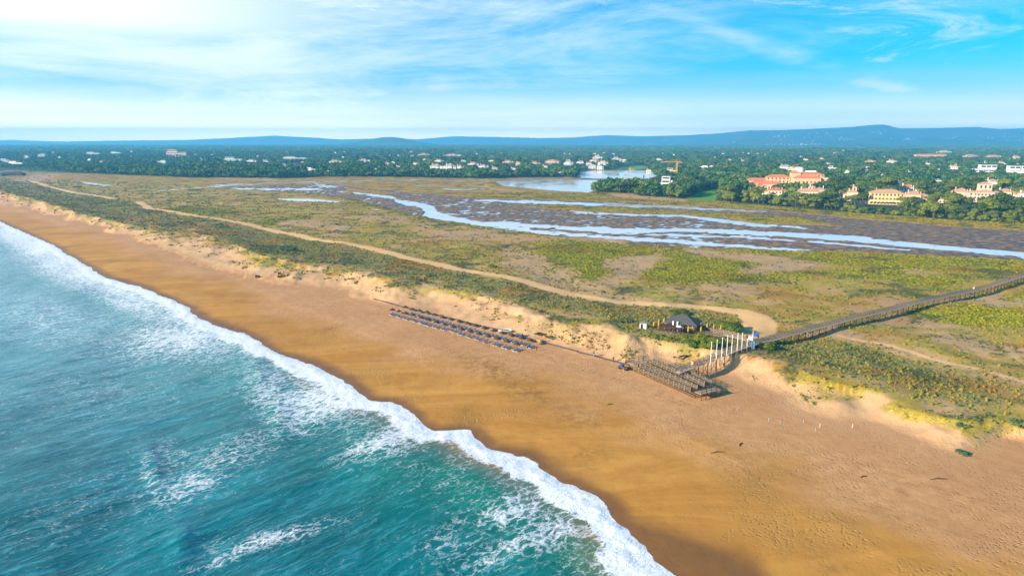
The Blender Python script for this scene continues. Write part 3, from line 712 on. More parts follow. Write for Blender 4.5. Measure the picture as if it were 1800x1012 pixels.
def walkway_parts(root, pts, width, post_every=2.4, rail_h=1.1, supports=True, sides=(-1, 1), down=None, dm=None, brace=True, rm=None):
    """pts sampled every .5 m; deck of cross planks, two railings with posts and cross braces, trestle supports"""
    nrm = []
    for i in range(len(pts)):
        d = pts[min(i+1, len(pts)-1)]-pts[max(i-1, 0)]; d.z = 0; d.normalize(); nrm.append(Vector((-d.y, d.x, 0)))
    m = MB()
    for i in range(0, len(pts)-1):
        c = (pts[i]+pts[i+1])/2; d = pts[i+1]-pts[i]; n = nrm[i]
        for f in (.25, .75):
            q = pts[i]+d*f; m.bar(q-n*width/2, q+n*width/2, .21, .05+.008*rr.random())
    for sd in (-.8, .8):
        for i in range(0, len(pts)-4, 4): m.bar(pts[i]+nrm[i]*width/2*sd-Vector((0,0,.13)), pts[i+4]+nrm[i+4]*width/2*sd-Vector((0,0,.13)), .12, .2)
    m.build('deck', dm or M_DECK, root)
    st = int(post_every/.5); idx = list(range(0, len(pts), st)); up = Vector((0,0,1))
    pm = MB().box((0, 0, rail_h/2-.05), (.16, .16, rail_h+.3)).mesh('post', M_WOOD)
    for sd in sides:
        m = MB()
        for a, b in zip(idx[:-1], idx[1:]):
            A = pts[a]+nrm[a]*sd*width/2; B = pts[b]+nrm[b]*sd*width/2
            m.bar(A+up*rail_h, B+up*rail_h, .12, .07); m.bar(A+up*.55, B+up*.55, .05, .09)
            if not brace: continue
            m.bar(A+up*.08, B+up*(rail_h-.05), .09, .09); m.bar(A+up*(rail_h-.05), B+up*.08, .085, .09); m.bar((A+B)/2, (A+B)/2+up*rail_h, .10, .10)
        rl_ = m.build('railing', rm or M_WOOD, root)
        for k, a in enumerate(idx[:100]):
            o = bpy.data.objects.new('post', pm); COL.objects.link(o); o.parent = rl_; o.location = pts[a]+nrm[a]*sd*width/2
    if supports:
        for a in idx[::2][:100]:
            m = MB(); ok = False
            for sd in (-1, 1):
                q = pts[a]+nrm[a]*sd*width*.42; g = gz(q.x, q.y) if down is None else down(q)
                m.tube([(q.x, q.y, g-.5), (q.x, q.y, q.z-.1)], .12, 7)
            q0 = pts[a]-nrm[a]*width*.42; q1 = pts[a]+nrm[a]*width*.42
            m.bar(q0-up*.25, q1-up*.25, .12, .2)
            if q0.z-gz(q0.x, q0.y) > 1.6: m.bar((q0.x,q0.y,gz(q0.x,q0.y)+.3), q1-up*.4, .08, .1); m.bar((q1.x,q1.y,gz(q1.x,q1.y)+.3), q0-up*.4, .08, .1)
            m.build('support', M_WOODD, root)
bwr = empty('boardwalk', label='long raised wooden boardwalk with cross-braced railings crossing the dunes', cat='boardwalk')
walkway_parts(bwr, BPS, 1.8)
# ------------------------------------------------------------------ beach access ramps
TLx = PG(1120, 651); BRx = PG(1226, 698)
A_ = Vector((TLx[0], TLx[1], 0)); B_ = Vector((BRx[0], BRx[1], 0)); dirn = (B_-A_).normalized(); nn = Vector((-dirn.y, dirn.x, 0))
if nn.y < 0: nn = -nn
L = (B_-A_).length; base = 2.7
rmp = empty('access_ramps', label='grey wooden zigzag ramps leading from the boardwalk down to the sand', cat='ramp')
def lane(off, z0, z1, f0=0., f1=1.):
    a = A_+nn*off+dirn*L*f0; b = A_+nn*off+dirn*L*f1
    a.z = z0; b.z = z1; return resample([a, b], .5)
walkway_parts(rmp, lane(4.8, 5.0, 4.4, .0, 1.), 2.3, 2.0, dm=M_DECKD, brace=True, rm=M_RAILD)
walkway_parts(rmp, lane(2.4, 4.3, 3.8), 2.3, 2.0, dm=M_DECKD, brace=True, rm=M_RAILD)
walkway_parts(rmp, lane(0.0, 3.0, 3.7), 2.3, 2.0, dm=M_DECKD, brace=True, rm=M_RAILD)
fm = MB()
for off in (-1.15, 1.25, 3.65, 6.0):
    for zz_ in (.5, 1.1, 1.7):
        a = A_+nn*off; b = B_+nn*off; fm.bar((a.x, a.y, 2.2+zz_*.8), (b.x, b.y, 2.2+zz_*.8), .06, .22)
fm.build('side_boards', M_WOODD, rmp)
for f, z in ((-.06, 4.3), (1.05, 4.1)):
    c = A_+dirn*L*f+nn*2.4; mm = MB().box((0,0,0), (2.2, 7.0, .16)); o = mm.build('landing', M_WOOD, rmp); o.location = (c.x, c.y, z); o.rotation_euler = (0, 0, math.atan2(dirn.y, dirn.x))
    mm = MB()
    for k in range(5):
        for xx in (-1.0, 1.0): mm.box((xx, -3.3+k*1.65, -1.4), (.16,.16,2.9))
        mm.box((-1.0 if f < 0 else 1.0, -3.3+k*1.65, .6), (.11,.11,1.2))
    mm.box((-1.0 if f < 0 else 1.0, 0, 1.15), (.12, 6.9, .08)); mm.box((-1.0 if f < 0 else 1.0, 0, .6), (.06, 6.9, .1))
    q = mm.build('landing_frame', M_WOODD, rmp); q.location = o.location; q.rotation_euler = o.rotation_euler
# ------------------------------------------------------------------ flagpoles and flags
fp = [(1241,642,601),(1251,639,597),(1259,634,594),(1268.5,632,590),(1277,627,589),(1286.5,624,586),(1295,621,585),(1304,618,589),(1313,617,583)]
fx = [1241.5,1250.8,1259.3,1268.7,1277.2,1286.8,1295.3,1304,1313]
for i, (px, yb_, yt_) in enumerate(fp):
    kq = int(np.abs(np.array([proj(p.x, p.y, p.z)[0] for p in BPS])-fx[i]).argmin()); dq = (BPS[min(kq+2, len(BPS)-1)]-BPS[max(kq-2, 0)]).normalized()
    x, y = BPS[kq].x+dq.y*1.5, BPS[kq].y-dq.x*1.5; z = gz(x, y)
    vq = (CY-yt_)/F; hgt = H+y*(-SP+vq*CP)/(CP+vq*SP)-z+.1
    r = empty('flagpole', (x, y, z-.1))
    MB().tube([(0,0,0),(0,0,hgt*.5),(0,0,hgt)], [.10,.085,.06], 10).build('pole', M_WHITEP, r)
    MB().dome((0,0,hgt), .13, .16, 8, 3).build('finial', M_WHITEP, r)
    tag(r, f'white flagpole beside the boardwalk, {ORD[i]} from the beach end'+(', flying a flag' if i in (6, 7, 8) else ''), 'flagpole', 'white flagpoles beside the boardwalk')
    if i in (6, 7, 8):
        def flag(c0, c1, mt, name, lab):
            n = 7; m = MB(); vs = []
            w, hh = 1.5, 1.05
            for k in range(n):
                f = c0+(c1-c0)*k/(n-1)
                for zz_ in (0, 1): vs.append((.12+f*w, .16*math.sin(f*7)*f, hgt-.25-hh+hh*zz_-.35*f*f))
            fs = [(2*k, 2*k+2, 2*k+3, 2*k+1) for k in range(n-1)]
            m.add(vs+[(a, b+.03, c) for a, b, c in vs], fs+[tuple(j+2*n for j in f)[::-1] for f in fs], True)
            return m.build(name, mt, None, (x, y, z-.1), -.15)
        if i == 6:
            g = flag(0, .4, M_GREEN, 'flag', ''); tag(g, 'green and red flag at the top of a white pole', 'flag')
            rd = flag(.4, 1, M_RED, 'red_field', ''); rd.parent = g; rd.location = (0,0,0); rd.rotation_euler = (0,0,0)
            em = MB().tube([(.12+.4*1.5, -.12, hgt-.82), (.12+.4*1.5, .2, hgt-.82)], .2, 14).build('emblem', M_YEL, g)
        elif i == 7: tag(flag(0, 1, M_WHITEP, 'flag', ''), 'plain white flag on the pole between the two coloured flags', 'flag')
        else: tag(flag(0, 1, M_BLUEC, 'flag', ''), 'plain blue flag on the landward flagpole', 'flag')
# ------------------------------------------------------------------ people
def person(px, py, zoff, rz, shirt, legs, label, pose='walk', z=None, arm=0.5):
    if z is None: x, y, z_ = PG(px, py)
    else:
        x, y = unproj(px, py, z); x = float(x); y = float(y); z_ = z
    r = empty('person', (x, y, z_+zoff), rz, label, 'person')
    V = []; E = []; R = []
    def ch(pts, rad, root=None):
        prev = root
        for p, q in zip(pts, rad):
            V.append(p); R.append(q); i = len(V)-1
            if prev is not None: E.append((prev, i))
            prev = i
        return prev
    pel = ch([(0,0,.95)], [.15]); ch1 = ch([(0,0,1.12),(0,0,1.34)], [.135,.155], pel); neck = ch([(0,0,1.47),(0,.01,1.56)], [.07,.06], ch1)
    ch([(0,.02,1.64),(0,.02,1.72)], [.095,.085], neck)
    st = .26 if pose == 'walk' else .05
    for sx, sg in ((-1, 1), (1, -1)):
        ch([(sx*.10, .0, .90), (sx*.11, sg*st*.5+.03, .50), (sx*.11, sg*st, .09), (sx*.12, sg*st+.15, .04)], [.095,.062,.045,.035], pel)
        e = ch([(sx*.20, 0, 1.40), (sx*.27, -sg*st*.35, 1.13), (sx*.27, -sg*st*.5+.12*arm, .90), (sx*.27, -sg*st*.5+.14*arm, .82)], [.055,.042,.032,.036], ch1)
        hp = Vector(V[e])
        for f in range(4): ch([hp+Vector((0, (f-1.5)*.02, -.05)), hp+Vector((-.01*sx, (f-1.5)*.022, -.085+.005*abs(f-1)))], [.010,.008], e)
        ch([hp+Vector((-sx*.02, .045, -.01)), hp+Vector((-sx*.02, .055, -.045))], [.011,.009], e)
    me = bpy.data.meshes.new('body'); me.from_pydata(V, E, []); o = bpy.data.objects.new('body', me); COL.objects.link(o); o.parent = r
    sk = o.modifiers.new('s', 'SKIN'); su = o.modifiers.new('u', 'SUBSURF'); su.levels = su.render_levels = 1
    for i, q in enumerate(R): me.skin_vertices[0].data[i].radius = (q, q)
    me.skin_vertices[0].data[0].use_root = True
    me.materials.append(M_SKIN)
    m = MB(); m.tube([(0,0,.93),(0,0,1.1),(0,0,1.3),(0,0,1.42),(0,0,1.47)], [.185,.165,.20,.19,.09], 12)
    for sx, sg in ((-1, 1), (1, -1)): m.tube([(sx*.17,0,1.41),(sx*.25,-sg*st*.18,1.25),(sx*.27,-sg*st*.3,1.14)], [.085,.068,.06], 9)
    m.build('shirt', shirt, r)
    m = MB()
    for sx, sg in ((-1, 1), (1, -1)): m.tube([(sx*.085,0,.97),(sx*.10,sg*st*.25,.72),(sx*.11,sg*st*.5+.03,.50),(sx*.11,sg*st,.14)], [.125,.105,.085,.07], 10)
    m.build('trousers', legs, r)
    MB().dome((0,-.005,1.68), .112, .125, 12, 4).build('hair', M_HAIR, r)
    m = MB().dome((0,0,0), .018, .03, 6, 3).build('nose', M_SKIN, r); m.location = (0, .112, 1.66); m.rotation_euler = (-1.4, 0, 0)
    return r
M_GREYC = simple('grey_cloth', (.3,.3,.32), .85, .2, 4); M_PINKC = simple('pink_cloth', (.7,.3,.28), .85, .2, 4); M_YELC = simple('yellow_cloth', (.75,.55,.05), .8, .15, 3)
person(943, 617, 0, 1.2, M_DARK, M_NAVY, 'person in dark clothes standing past the near end of the sunbeds', 'stand')
person(1078, 636.5, .1, -.8, M_DARK, M_NAVY, 'tall dark-clothed person walking on the plank walkway near the ramps')
person(1043.5, 627.5, .1, -.8, M_NAVY, M_GREYC, 'person in navy top halfway along the bare stretch of plank walkway')
def onwalk(i, off=0.):
    return BPS[i]+Vector((0,0,.03))
def near_walk(px):
    q = [proj(p.x, p.y, p.z)[0] for p in BPS]; return BPS[int(np.abs(np.array(q)-px).argmin())]
for px, sh_, lg, lab in [(1216.5, M_YELC, M_WHITEP, 'person in a yellow top on the boardwalk near the ramps'), (1221, M_RED, M_NAVY, 'person in a bright red top on the boardwalk near the ramps'),
        (1258, M_PINKC, M_GREYC, 'person in pink among the flagpoles on the boardwalk'), (1711, M_WHITEP, M_PINKC, 'person in white on the far part of the boardwalk'),
        (1774, M_NAVY, M_DARK, 'dark-clothed person on the boardwalk at the right edge of view')]:
    q = near_walk(px); r = person(0, 0, 0, -.9, sh_, lg, lab, z=None) if False else person(px, proj(q.x, q.y, q.z)[1], .04, -.9, sh_, lg, lab, z=q.z)
person(1333, 594.5, 0, .5, M_RED, M_NAVY, 'person in a red shirt on the sandy track behind the blue flag', 'stand')
# ------------------------------------------------------------------ beach restaurant
rx, ry, rz_ = PG(1190, 583); RA = math.radians(-28)
zf = rz_+.7
R_ = empty('beach_restaurant', (rx, ry, zf), RA, 'wooden beach restaurant with a grey hipped roof and dark red terrace', 'restaurant'); R_.scale = (.86,.86,.9)
def rp(px, py, z):      # local coordinates of a point of the picture's ground plane at height z
    x, y = unproj(px, py, z); v_ = Matrix.Rotation(-RA, 3, 'Z') @ Vector((float(x)-rx, float(y)-ry, 0)); return v_.x, v_.y
m = MB().box((1.5, 1.5, -.12), (17, 11, .24)); m.build('platform', M_WOODD, R_)
m = MB()
for x in np.linspace(-6.5, 9.5, 7):
    for y in (-3.6, 1.5, 6.6): m.tube([(x, y, -1.6), (x, y, -.2)], .14, 7)
m.build('stilts', M_WOODD, R_)
m = MB().box((1.5, 3.2, 1.3), (9.5, 5.5, 2.6)); m.build('wall', simple('restaurant_wall', (.30,.19,.09), .85, .3, 2), R_)
m = MB().hip((1.5, 2.6, 2.75), 11.5, 8.0, 2.5, .5, 1.2); rf = m.build('roof', simple('shingle_roof', (.075,.075,.078), .9, .3, 1.5), R_)
m = MB().tube([(1.5,2.6,5.15),(1.5,2.6,5.6)], [.5,.1], 8); m.build('roof_cap', M_WOODD, rf)
for x in (-4.3, -1.4, 1.5, 4.4, 7.3): MB().tube([(x, -1.4, 0), (x, -1.4, 2.7)], .12, 7).build('post', M_YEL, R_)
for x in (-1.8, .8, 3.4): MB().box((x, .43, 1.45), (1.7, .08, 1.5)).build('window', M_GLASS, R_)
for x in (-1.0, .6): 
    MB().tube([(x, -2.2, 0), (x, -2.2, 3.6)], .26, 10).build('vent_pipe', M_WHITEP, R_)
m = MB().box((-1.0, -5.8, -.4), (11.5, 5.0, .22)); m.build('terrace', M_MAROON, R_)
m = MB().box((-1.2, -4.6, 2.1), (8.5, 4.4, .14)); m.build('awning', M_MAROON, R_)
m = MB()
for x in (-5.2, -1.2, 2.8): m.tube([(x, -6.6, -.4), (x, -6.6, 2.05)], .1, 6)
m.build('awning_posts', M_WOODD, R_)
m = MB()
for x in np.linspace(-6.5, 4.5, 10): m.box((x, -8.2, .15), (.1,.1,1.1))
m.box((-1, -8.2, .7), (11.4, .1, .09)); m.box((-1, -8.2, .25), (11.4, .06, .07)); m.build('terrace_railing', M_WOOD, R_)
# side decks right with railing
m = MB().box((13.5, 1.2, -.1), (7.5, 4.6, .2)); m.build('side_deck', M_WOOD, R_)
m = MB()
for x in np.linspace(10, 17, 8):
    for y in (-1.1, 3.5): m.box((x, y, .5), (.1,.1,1.1))
for y in (-1.1, 3.5): m.box((13.5, y, 1.05), (7.2,.1,.09)); m.box((13.5, y, .55), (7.2,.06,.08))
m.build('side_railing', M_WOODD, R_)
def closed_parasol(wx, wy, wz, lab, h=2.7):
    r = empty('closed_parasol', (wx, wy, wz), 0, lab, 'parasol', 'furled orange parasols round the beach restaurant')
    MB().tube([(0,0,0),(0,0,1.3)], .05, 6).build('pole', M_WOODD, r)
    MB().tube([(0,0,1.0),(0,0,1.4),(0,0,h*.8),(0,0,h)], [.28,.34,.26,.05], 8).build('canopy', M_ORANGE, r)
cps = [(-8.2,-2.6),(-7.4,1.2),(-6.3,4.6),(-5.2,7.6),(-3.4,8.6),(-1.2,9.2),(5.2,-4.2),(6.4,-2.6),(9.2,-1.5),(10.2,4.2),(12.6,4.3),(15.2,4.0),(-5.8,-4.4)]
clab = ['at the left front corner of the terrace','by the left wall of the restaurant','left of the restaurant roof','behind the left roof corner','behind the restaurant, leftmost of the back pair','behind the middle of the restaurant roof','on the terrace by the front right post','at the right front corner under the roof','where the roof meets the side deck','at the left end of the side deck','at the middle of the side deck','at the right end of the side deck','on the dark red terrace left side']
for (a, b_), lb in zip(cps, clab):
    v_ = Matrix.Rotation(RA, 3, 'Z') @ Vector((a*.86, b_*.86, 0)); closed_parasol(rx+v_.x, ry+v_.y, max(zf-.2, gz(rx+v_.x, ry+v_.y)), 'furled orange parasol '+lb)
x, y, z = PG(1193, 587); r = empty('canopy_tent', (x, y, z+.3), .3, 'small white canopy tent below the restaurant terrace', 'tent')
MB().hip((0,0,1.9), 1.9, 1.9, .7, .15, 0).build('canopy', M_WHITEP, r)
for a in (-.9, .9):
    for b_ in (-.9, .9): MB().tube([(a,b_,-.4),(a,b_,1.9)], .05, 6).build('leg', M_STEEL, r)
x, y, z = PG(1131, 577); r = empty('service_shed', (x, y, z), -.4, 'small white shed at the left end of the restaurant', 'shed')
MB().box((0,0,.9), (2.2,1.7,1.8)).build('wall', M_WHITEW, r); MB().box((0,0,1.88), (2.5,2.0,.16)).build('roof', M_GREYR, r); MB().box((-.4,-.87,.85), (.8,.06,1.6)).build('door', M_DARK, r)
# link walkway from restaurant to boardwalk
lp = []
for (a, b_), z in zip([(1243,579),(1262,585),(1290,591),(1327,600)], [5.3,5.9,6.4,6.7]): x, y = unproj(a, b_, z); lp.append(Vector((float(x), float(y), z)))
lk = empty('link_walkway', label='short wooden walkway joining the restaurant to the boardwalk', cat='walkway'); walkway_parts(lk, resample(lp, .5), 1.8, 2.0)
# turquoise bin / sign box under the blue flag
x, y, z = PG(1323, 616); r = empty('information_board', (x, y, z), .2, 'pale blue upright information board beside the boardwalk', 'sign')
MB().box((0,0,1.7), (.95,.18,2.3)).build('panel', simple('pale_blue_panel', (.22,.40,.58), .5, .1, 2), r)
for a in (-.3, .3): MB().box((a,0,.25), (.12,.12,.7)).build('leg', M_STEEL, r)
# beach kiosk / pergola, lifeguard things
x, y, z = PG(950, 600); r = empty('beach_pergola', (x, y, z), ROW, 'small yellow wooden pergola on the sand behind the walkway', 'pergola')
for a in (-1.3, 1.3):
    for b_ in (-1.0, 1.0): MB().box((a,b_,1.2), (.14,.14,2.4)).build('post', M_WOODO, r)
m = MB()
for a in np.linspace(-1.7, 1.7, 9): m.box((a, 0, 2.5), (.16, 2.7, .1))
m.box((0,-1,2.4), (3.4,.14,.14)); m.box((0,1,2.4), (3.4,.14,.14)); m.build('roof', M_THATCH, r)
MB().box((0,-.9,.55), (2.0,.5,.9)).build('counter', M_WOODO, r)
x, y, z = PG(913, 592); r = empty('rescue_trolley', (x, y, z), ROW+.3, 'blue and orange rescue trolley just behind the plank walkway', 'trolley')
MB().box((0,0,.75), (2.2,.9,.5)).build('tray', M_BLUE, r); MB().box((.7,0,1.15), (.6,.5,.4)).build('buoy_rack', M_WOODO, r)
for a in (-.8,.8): MB().tube([(a,-.6,.35),(a,.6,.35)], .34, 12).build('wheel', M_DARK, r)
x, y, z = PG(888, 583.5); r = empty('rescue_boat', (x, y, z), ROW+.4, 'small navy and white boat lying above the walkway', 'boat')
m = MB(); vs = []; n = 9
for k in range(n):
    f = k/(n-1); w = .95*(1-(2*f-1)**4*(.25 if f < .5 else .95)); X0 = -2.2+4.4*f; s_ = .25*max(0, f-.6)
    vs += [(X0, -w, .85+s_), (X0, -w*.55, .25+s_), (X0, 0, .1+s_), (X0, w*.55, .25+s_), (X0, w, .85+s_)]
fs = [(k*5+j, k*5+5+j, k*5+6+j, k*5+j+1) for k in range(n-1) for j in range(4)]+[(0,1,2,3,4)]
m.add(vs, fs, True); m.build('hull', M_WHITEP, r)
MB().box((-.3,0,.72), (2.9,1.3,.2)).build('cover', M_NAVY, r)
x, y, z = PG(1096, 648.5); r = empty('beach_cart', (x, y, z), ROW, 'dark cart with a blue load standing at the foot of the ramps', 'cart')
MB().box((0,0,.6), (3.0,1.3,.3)).build('bed', M_WOODD, r); MB().box((-.6,0,.98), (1.1,.9,.45)).build('load', M_BLUE, r)
for a in (-1,1): MB().tube([(a,-.8,.35),(a,.8,.35)], .35, 12).build('wheel', M_DARK, r)
x, y, z = PG(1105, 639.5); r = empty('wooden_bench', (x, y, z), ROW, 'dark wooden bench on the sand left of the ramps', 'bench')
MB().box((0,0,.5), (2.6,.6,.1)).build('seat', M_WOODD, r); MB().box((0,.3,.85), (2.6,.08,.5)).build('backrest', M_WOODD, r)
for a in (-1.1,1.1): MB().box((a,0,.22), (.12,.5,.46)).build('leg', M_WOODD, r)
x, y, z = PG(1202, 631); r = empty('picnic_table', (x, y, z+.2), .3, 'dark table in the dune hollow beside the boardwalk', 'table')
MB().box((0,0,.8), (2.6,1.0,.1)).build('tabletop', M_DARK, r)
for a in (-1,1): MB().box((a,0,.35), (.12,.9,.8)).build('leg', M_WOODD, r)
# bulldozer
x, y, z = PG(495, 487); D0 = empty('bulldozer', (x, y, z), .25, 'yellow tracked bulldozer parked on the sand below the dunes', 'bulldozer')
for b_ in (-1.05, 1.05):
    m = MB(); pr = [(-1.9,.45),(-1.6,.12),(1.6,.12),(1.9,.45),(1.6,.88),(-1.6,.88)]
    vs = [(a, b_-.28, c) for a, c in pr]+[(a, b_+.28, c) for a, c in pr]; m.add(vs, [(5,4,3,2,1,0),(6,7,8,9,10,11)]+[(k,(k+1)%6,6+(k+1)%6,6+k) for k in range(6)]); m.build('track', M_DARK, D0)
MB().box((.7,0,1.25), (2.2,1.3,1.0)).build('engine_hood', M_YEL, D0)
MB().box((-.9,0,1.1), (1.6,1.6,.7)).build('body', M_YEL, D0)
cb = MB().box((-.8,0,2.65), (1.7,1.7,.12)).build('cab_roof', M_YEL, D0)
for a in (-1.5,-.1):
    for b_ in (-.75,.75): MB().box((a,b_,2.0), (.12,.12,1.3)).build('cab_post', M_YEL, D0)
MB().box((-.8,0,1.95), (1.3,1.4,1.0)).build('cab_glass', M_GLASS, D0)
m = MB()
for k in range(5): m.box((2.35+.06*abs(k-2)**1.3, 0, .25+k*.26), (.10,3.6,.27), tilt=(k-2)*.12)
m.build('blade', M_YEL, D0)
for b_ in (-1.4,1.4): MB().bar((0,b_,.5),(2.3,b_,.5),.16).build('push_arm', M_YEL, D0)
MB().tube([(1.0,.35,1.7),(1.0,.35,2.5)], .07, 8).build('exhaust', M_DARK, D0)
x, y, z = PG(453, 488); D0 = empty('quad_bike', (x, y, z), .3, 'dark quad bike on the sand left of the bulldozer', 'quad bike')
for a in (-.8,.8):
    for b_ in (-.55,.55): MB().tube([(a,b_-.17,.38),(a,b_+.17,.38)], .38, 12).build('wheel', M_DARK, D0)
MB().box((0,0,.75), (1.9,.6,.4)).build('body', M_DARK, D0); MB().box((-.3,0,1.02), (.9,.4,.16)).build('seat', M_NAVY, D0)
MB().bar((.5,-.4,1.25),(.5,.4,1.25),.06).build('handlebar', M_DARK, D0); MB().box((-.95,0,1.0), (.6,.9,.1)).build('rack', M_DARK, D0)
person(450, 489, 0, 1.5, M_DARK, M_NAVY, 'person in dark clothes beside the quad bike', 'stand')
# turquoise and pale stakes on the sand
for i, (px, py) in enumerate([(1296,721),(1351,740),(1371,746),(1412,744),(1433,758)]):
    x, y, z = PG(px, py); r = empty('marker_stake', (x, y, z), 0, f'short turquoise stake in the open sand, {ORD[i]} from the left', 'stake', 'turquoise stakes in the sand')
    MB().tube([(0,0,-.3),(0,0,.8)], .04, 8).build('shaft', M_TURQ, r); MB().dome((0,0,.8), .06, .08, 8, 3).build('cap', M_TURQ, r)
for i, (px, py) in enumerate([(1441,751),(1498,752)]):
    x, y, z = PG(px, py); r = empty('marker_stake', (x, y, z), 0, f'short pale yellow stake in the open sand, {("left","right")[i]} one of two', 'stake', 'pale stakes in the sand')
    MB().tube([(0,0,-.3),(0,0,.9)], .06, 8).build('shaft', M_CREAM, r); MB().dome((0,0,.9), .08, .1, 8, 3).build('cap', M_CREAM, r)
# driftwood on the upper beach
for i, (px, py, L_, a, lb) in enumerate([(1262,795,3.2,.2,'below the end of the ramps'),(1302,781,2.2,1.,'below the turquoise stakes'),(1650,842,3.6,.1,'on the right part of the beach'),(1518,838,1.6,.4,'in the middle of the right beach'),(1072,711,1.5,.3,'at the seaward edge of the dry sand')]):
    x, y, z = PG(px, py); m = MB(); m.tube([(-L_/2,0,.05),(-L_*.1,.15,.16),(L_/2,-.1,.08)], [.07,.12,.05], 7); m.tube([(0,.1,.12),(.3,.5,.3)], [.06,.02], 6)
    o = m.build('driftwood', M_WOODD, None, (x, y, z), a); tag(o, f'dark driftwood branch {lb}', 'driftwood')
# ------------------------------------------------------------------ houses
LAND = []           # named landmarks for labels: (x, y, text)
HOUSES = []         # footprints: px, ytop, ybot, wpx, x, y, r
def house(px, yt, yb_, wpx, wm, rm, roof, label, cat='villa', name='villa', group=None, rot=-24, parts=None, chim=2, depth=None, wins=True, base=0., hide=2.5):
    x, y, z = PG(px, yb_+hide)
    k = y/F; w = wpx*k/ math.cos(math.radians(rot))*.93; h = max(2.8, (yb_+hide-yt)*k); d = depth or min(w*.6, 16)
    r = empty(name, (x, y, z-.3), math.radians(rot), label, cat, group)
    LAND.append((x, y, label)); HOUSES.append((px, yt, yb_, wpx, x, y, max(w, d)*.6))
    big = wpx > 16
    if parts is None:
        if roof == 'flat': parts = [(0, 0, 1, 1, .62), (-.22, .1, .5, .8, .95)] if big else [(0, 0, 1, 1, .8), (.15, .1, .55, .7, 1.)]
        elif big: parts = [(-.02, 0, .52, 1, .78), (-.36, .08, .28, .8, .6), (.34, .05, .32, .85, .66), (.06, .1, .2, .5, .9)]
        else: parts = [(0, 0, 1, 1, .72)] if wpx < 9 else [(0, 0, .7, 1, .74), (.34, .05, .36, .8, .55)]
    wall = MB(); rf = MB(); tops = []
    for i, (cx, cy, fw, fd, fh) in enumerate(parts):
        bw, bd, bh = fw*w, fd*d, fh*h
        X0, Y0 = cx*w+.003*i, cy*d+.005*i
        rh = min(bw, bd)*.22 if roof != 'flat' else 0
        wh = bh if roof == 'flat' else max(2.2, bh-rh*.4)
        wall.box((X0, Y0, wh/2), (bw, bd, wh))
        if roof == 'flat':
            rf.box((X0, Y0, wh+.17), (bw+.5, bd+.5, .3))
        else: rf.hip((X0, Y0, wh+.02), bw, bd, rh, .5)
        tops.append((X0, Y0, bw, bd, wh, rh))
    wall.build('wall', wm, r); R0 = rf.build('roof', rm, r)
    if wpx >= 7 and roof != 'flat':
        for j in range(chim):
            t_ = tops[j % len(tops)]; cx_ = t_[0]+t_[2]*(.3 if j % 2 else -.32)
            c = MB().box((cx_, t_[1]-t_[3]*.12, t_[4]+t_[5]*.5+.7), (.9,.9,t_[5]+1.4)); c.box((cx_, t_[1]-t_[3]*.12, t_[4]+t_[5]+1.5), (1.2,1.2,.25)); c.build('chimney', wm, R0)
    if wins and wpx >= 7:
        tot = 0
        for X0, Y0, bw, bd, wh, rh in tops:
            fl = max(1, min(3, int(wh/3.4))); n = max(1, int(bw/(7.5 if roof == 'flat' else 3.2 if wpx > 14 else 5)))
            ww = min(1.7, bw/n*.5) if roof != 'flat' else bw/n*.84
            wmsh = MB().box((0,0,0), (ww, .12, 1.7 if wh < 11 else wh/fl*.5)).mesh('window', M_GLASS)
            for f in range(fl):
                for q in range(n):
                    if tot > 44: break
                    o = bpy.data.objects.new('window', wmsh); COL.objects.link(o); o.parent = r
                    o.location = (X0-bw/2+(q+.5)*bw/n, Y0-bd/2-.03, 1.75+f*3.3 if wh < 11 else (f+.55)*wh/fl); tot += 1
            sd = MB().box((0,0,0), (.12, 1.5, 1.6)).mesh('window', M_GLASS)
            o = bpy.data.objects.new('window', sd); COL.objects.link(o); o.parent = r; o.location = (X0-bw/2-.03, Y0, 1.9)
    return r, w, d, h
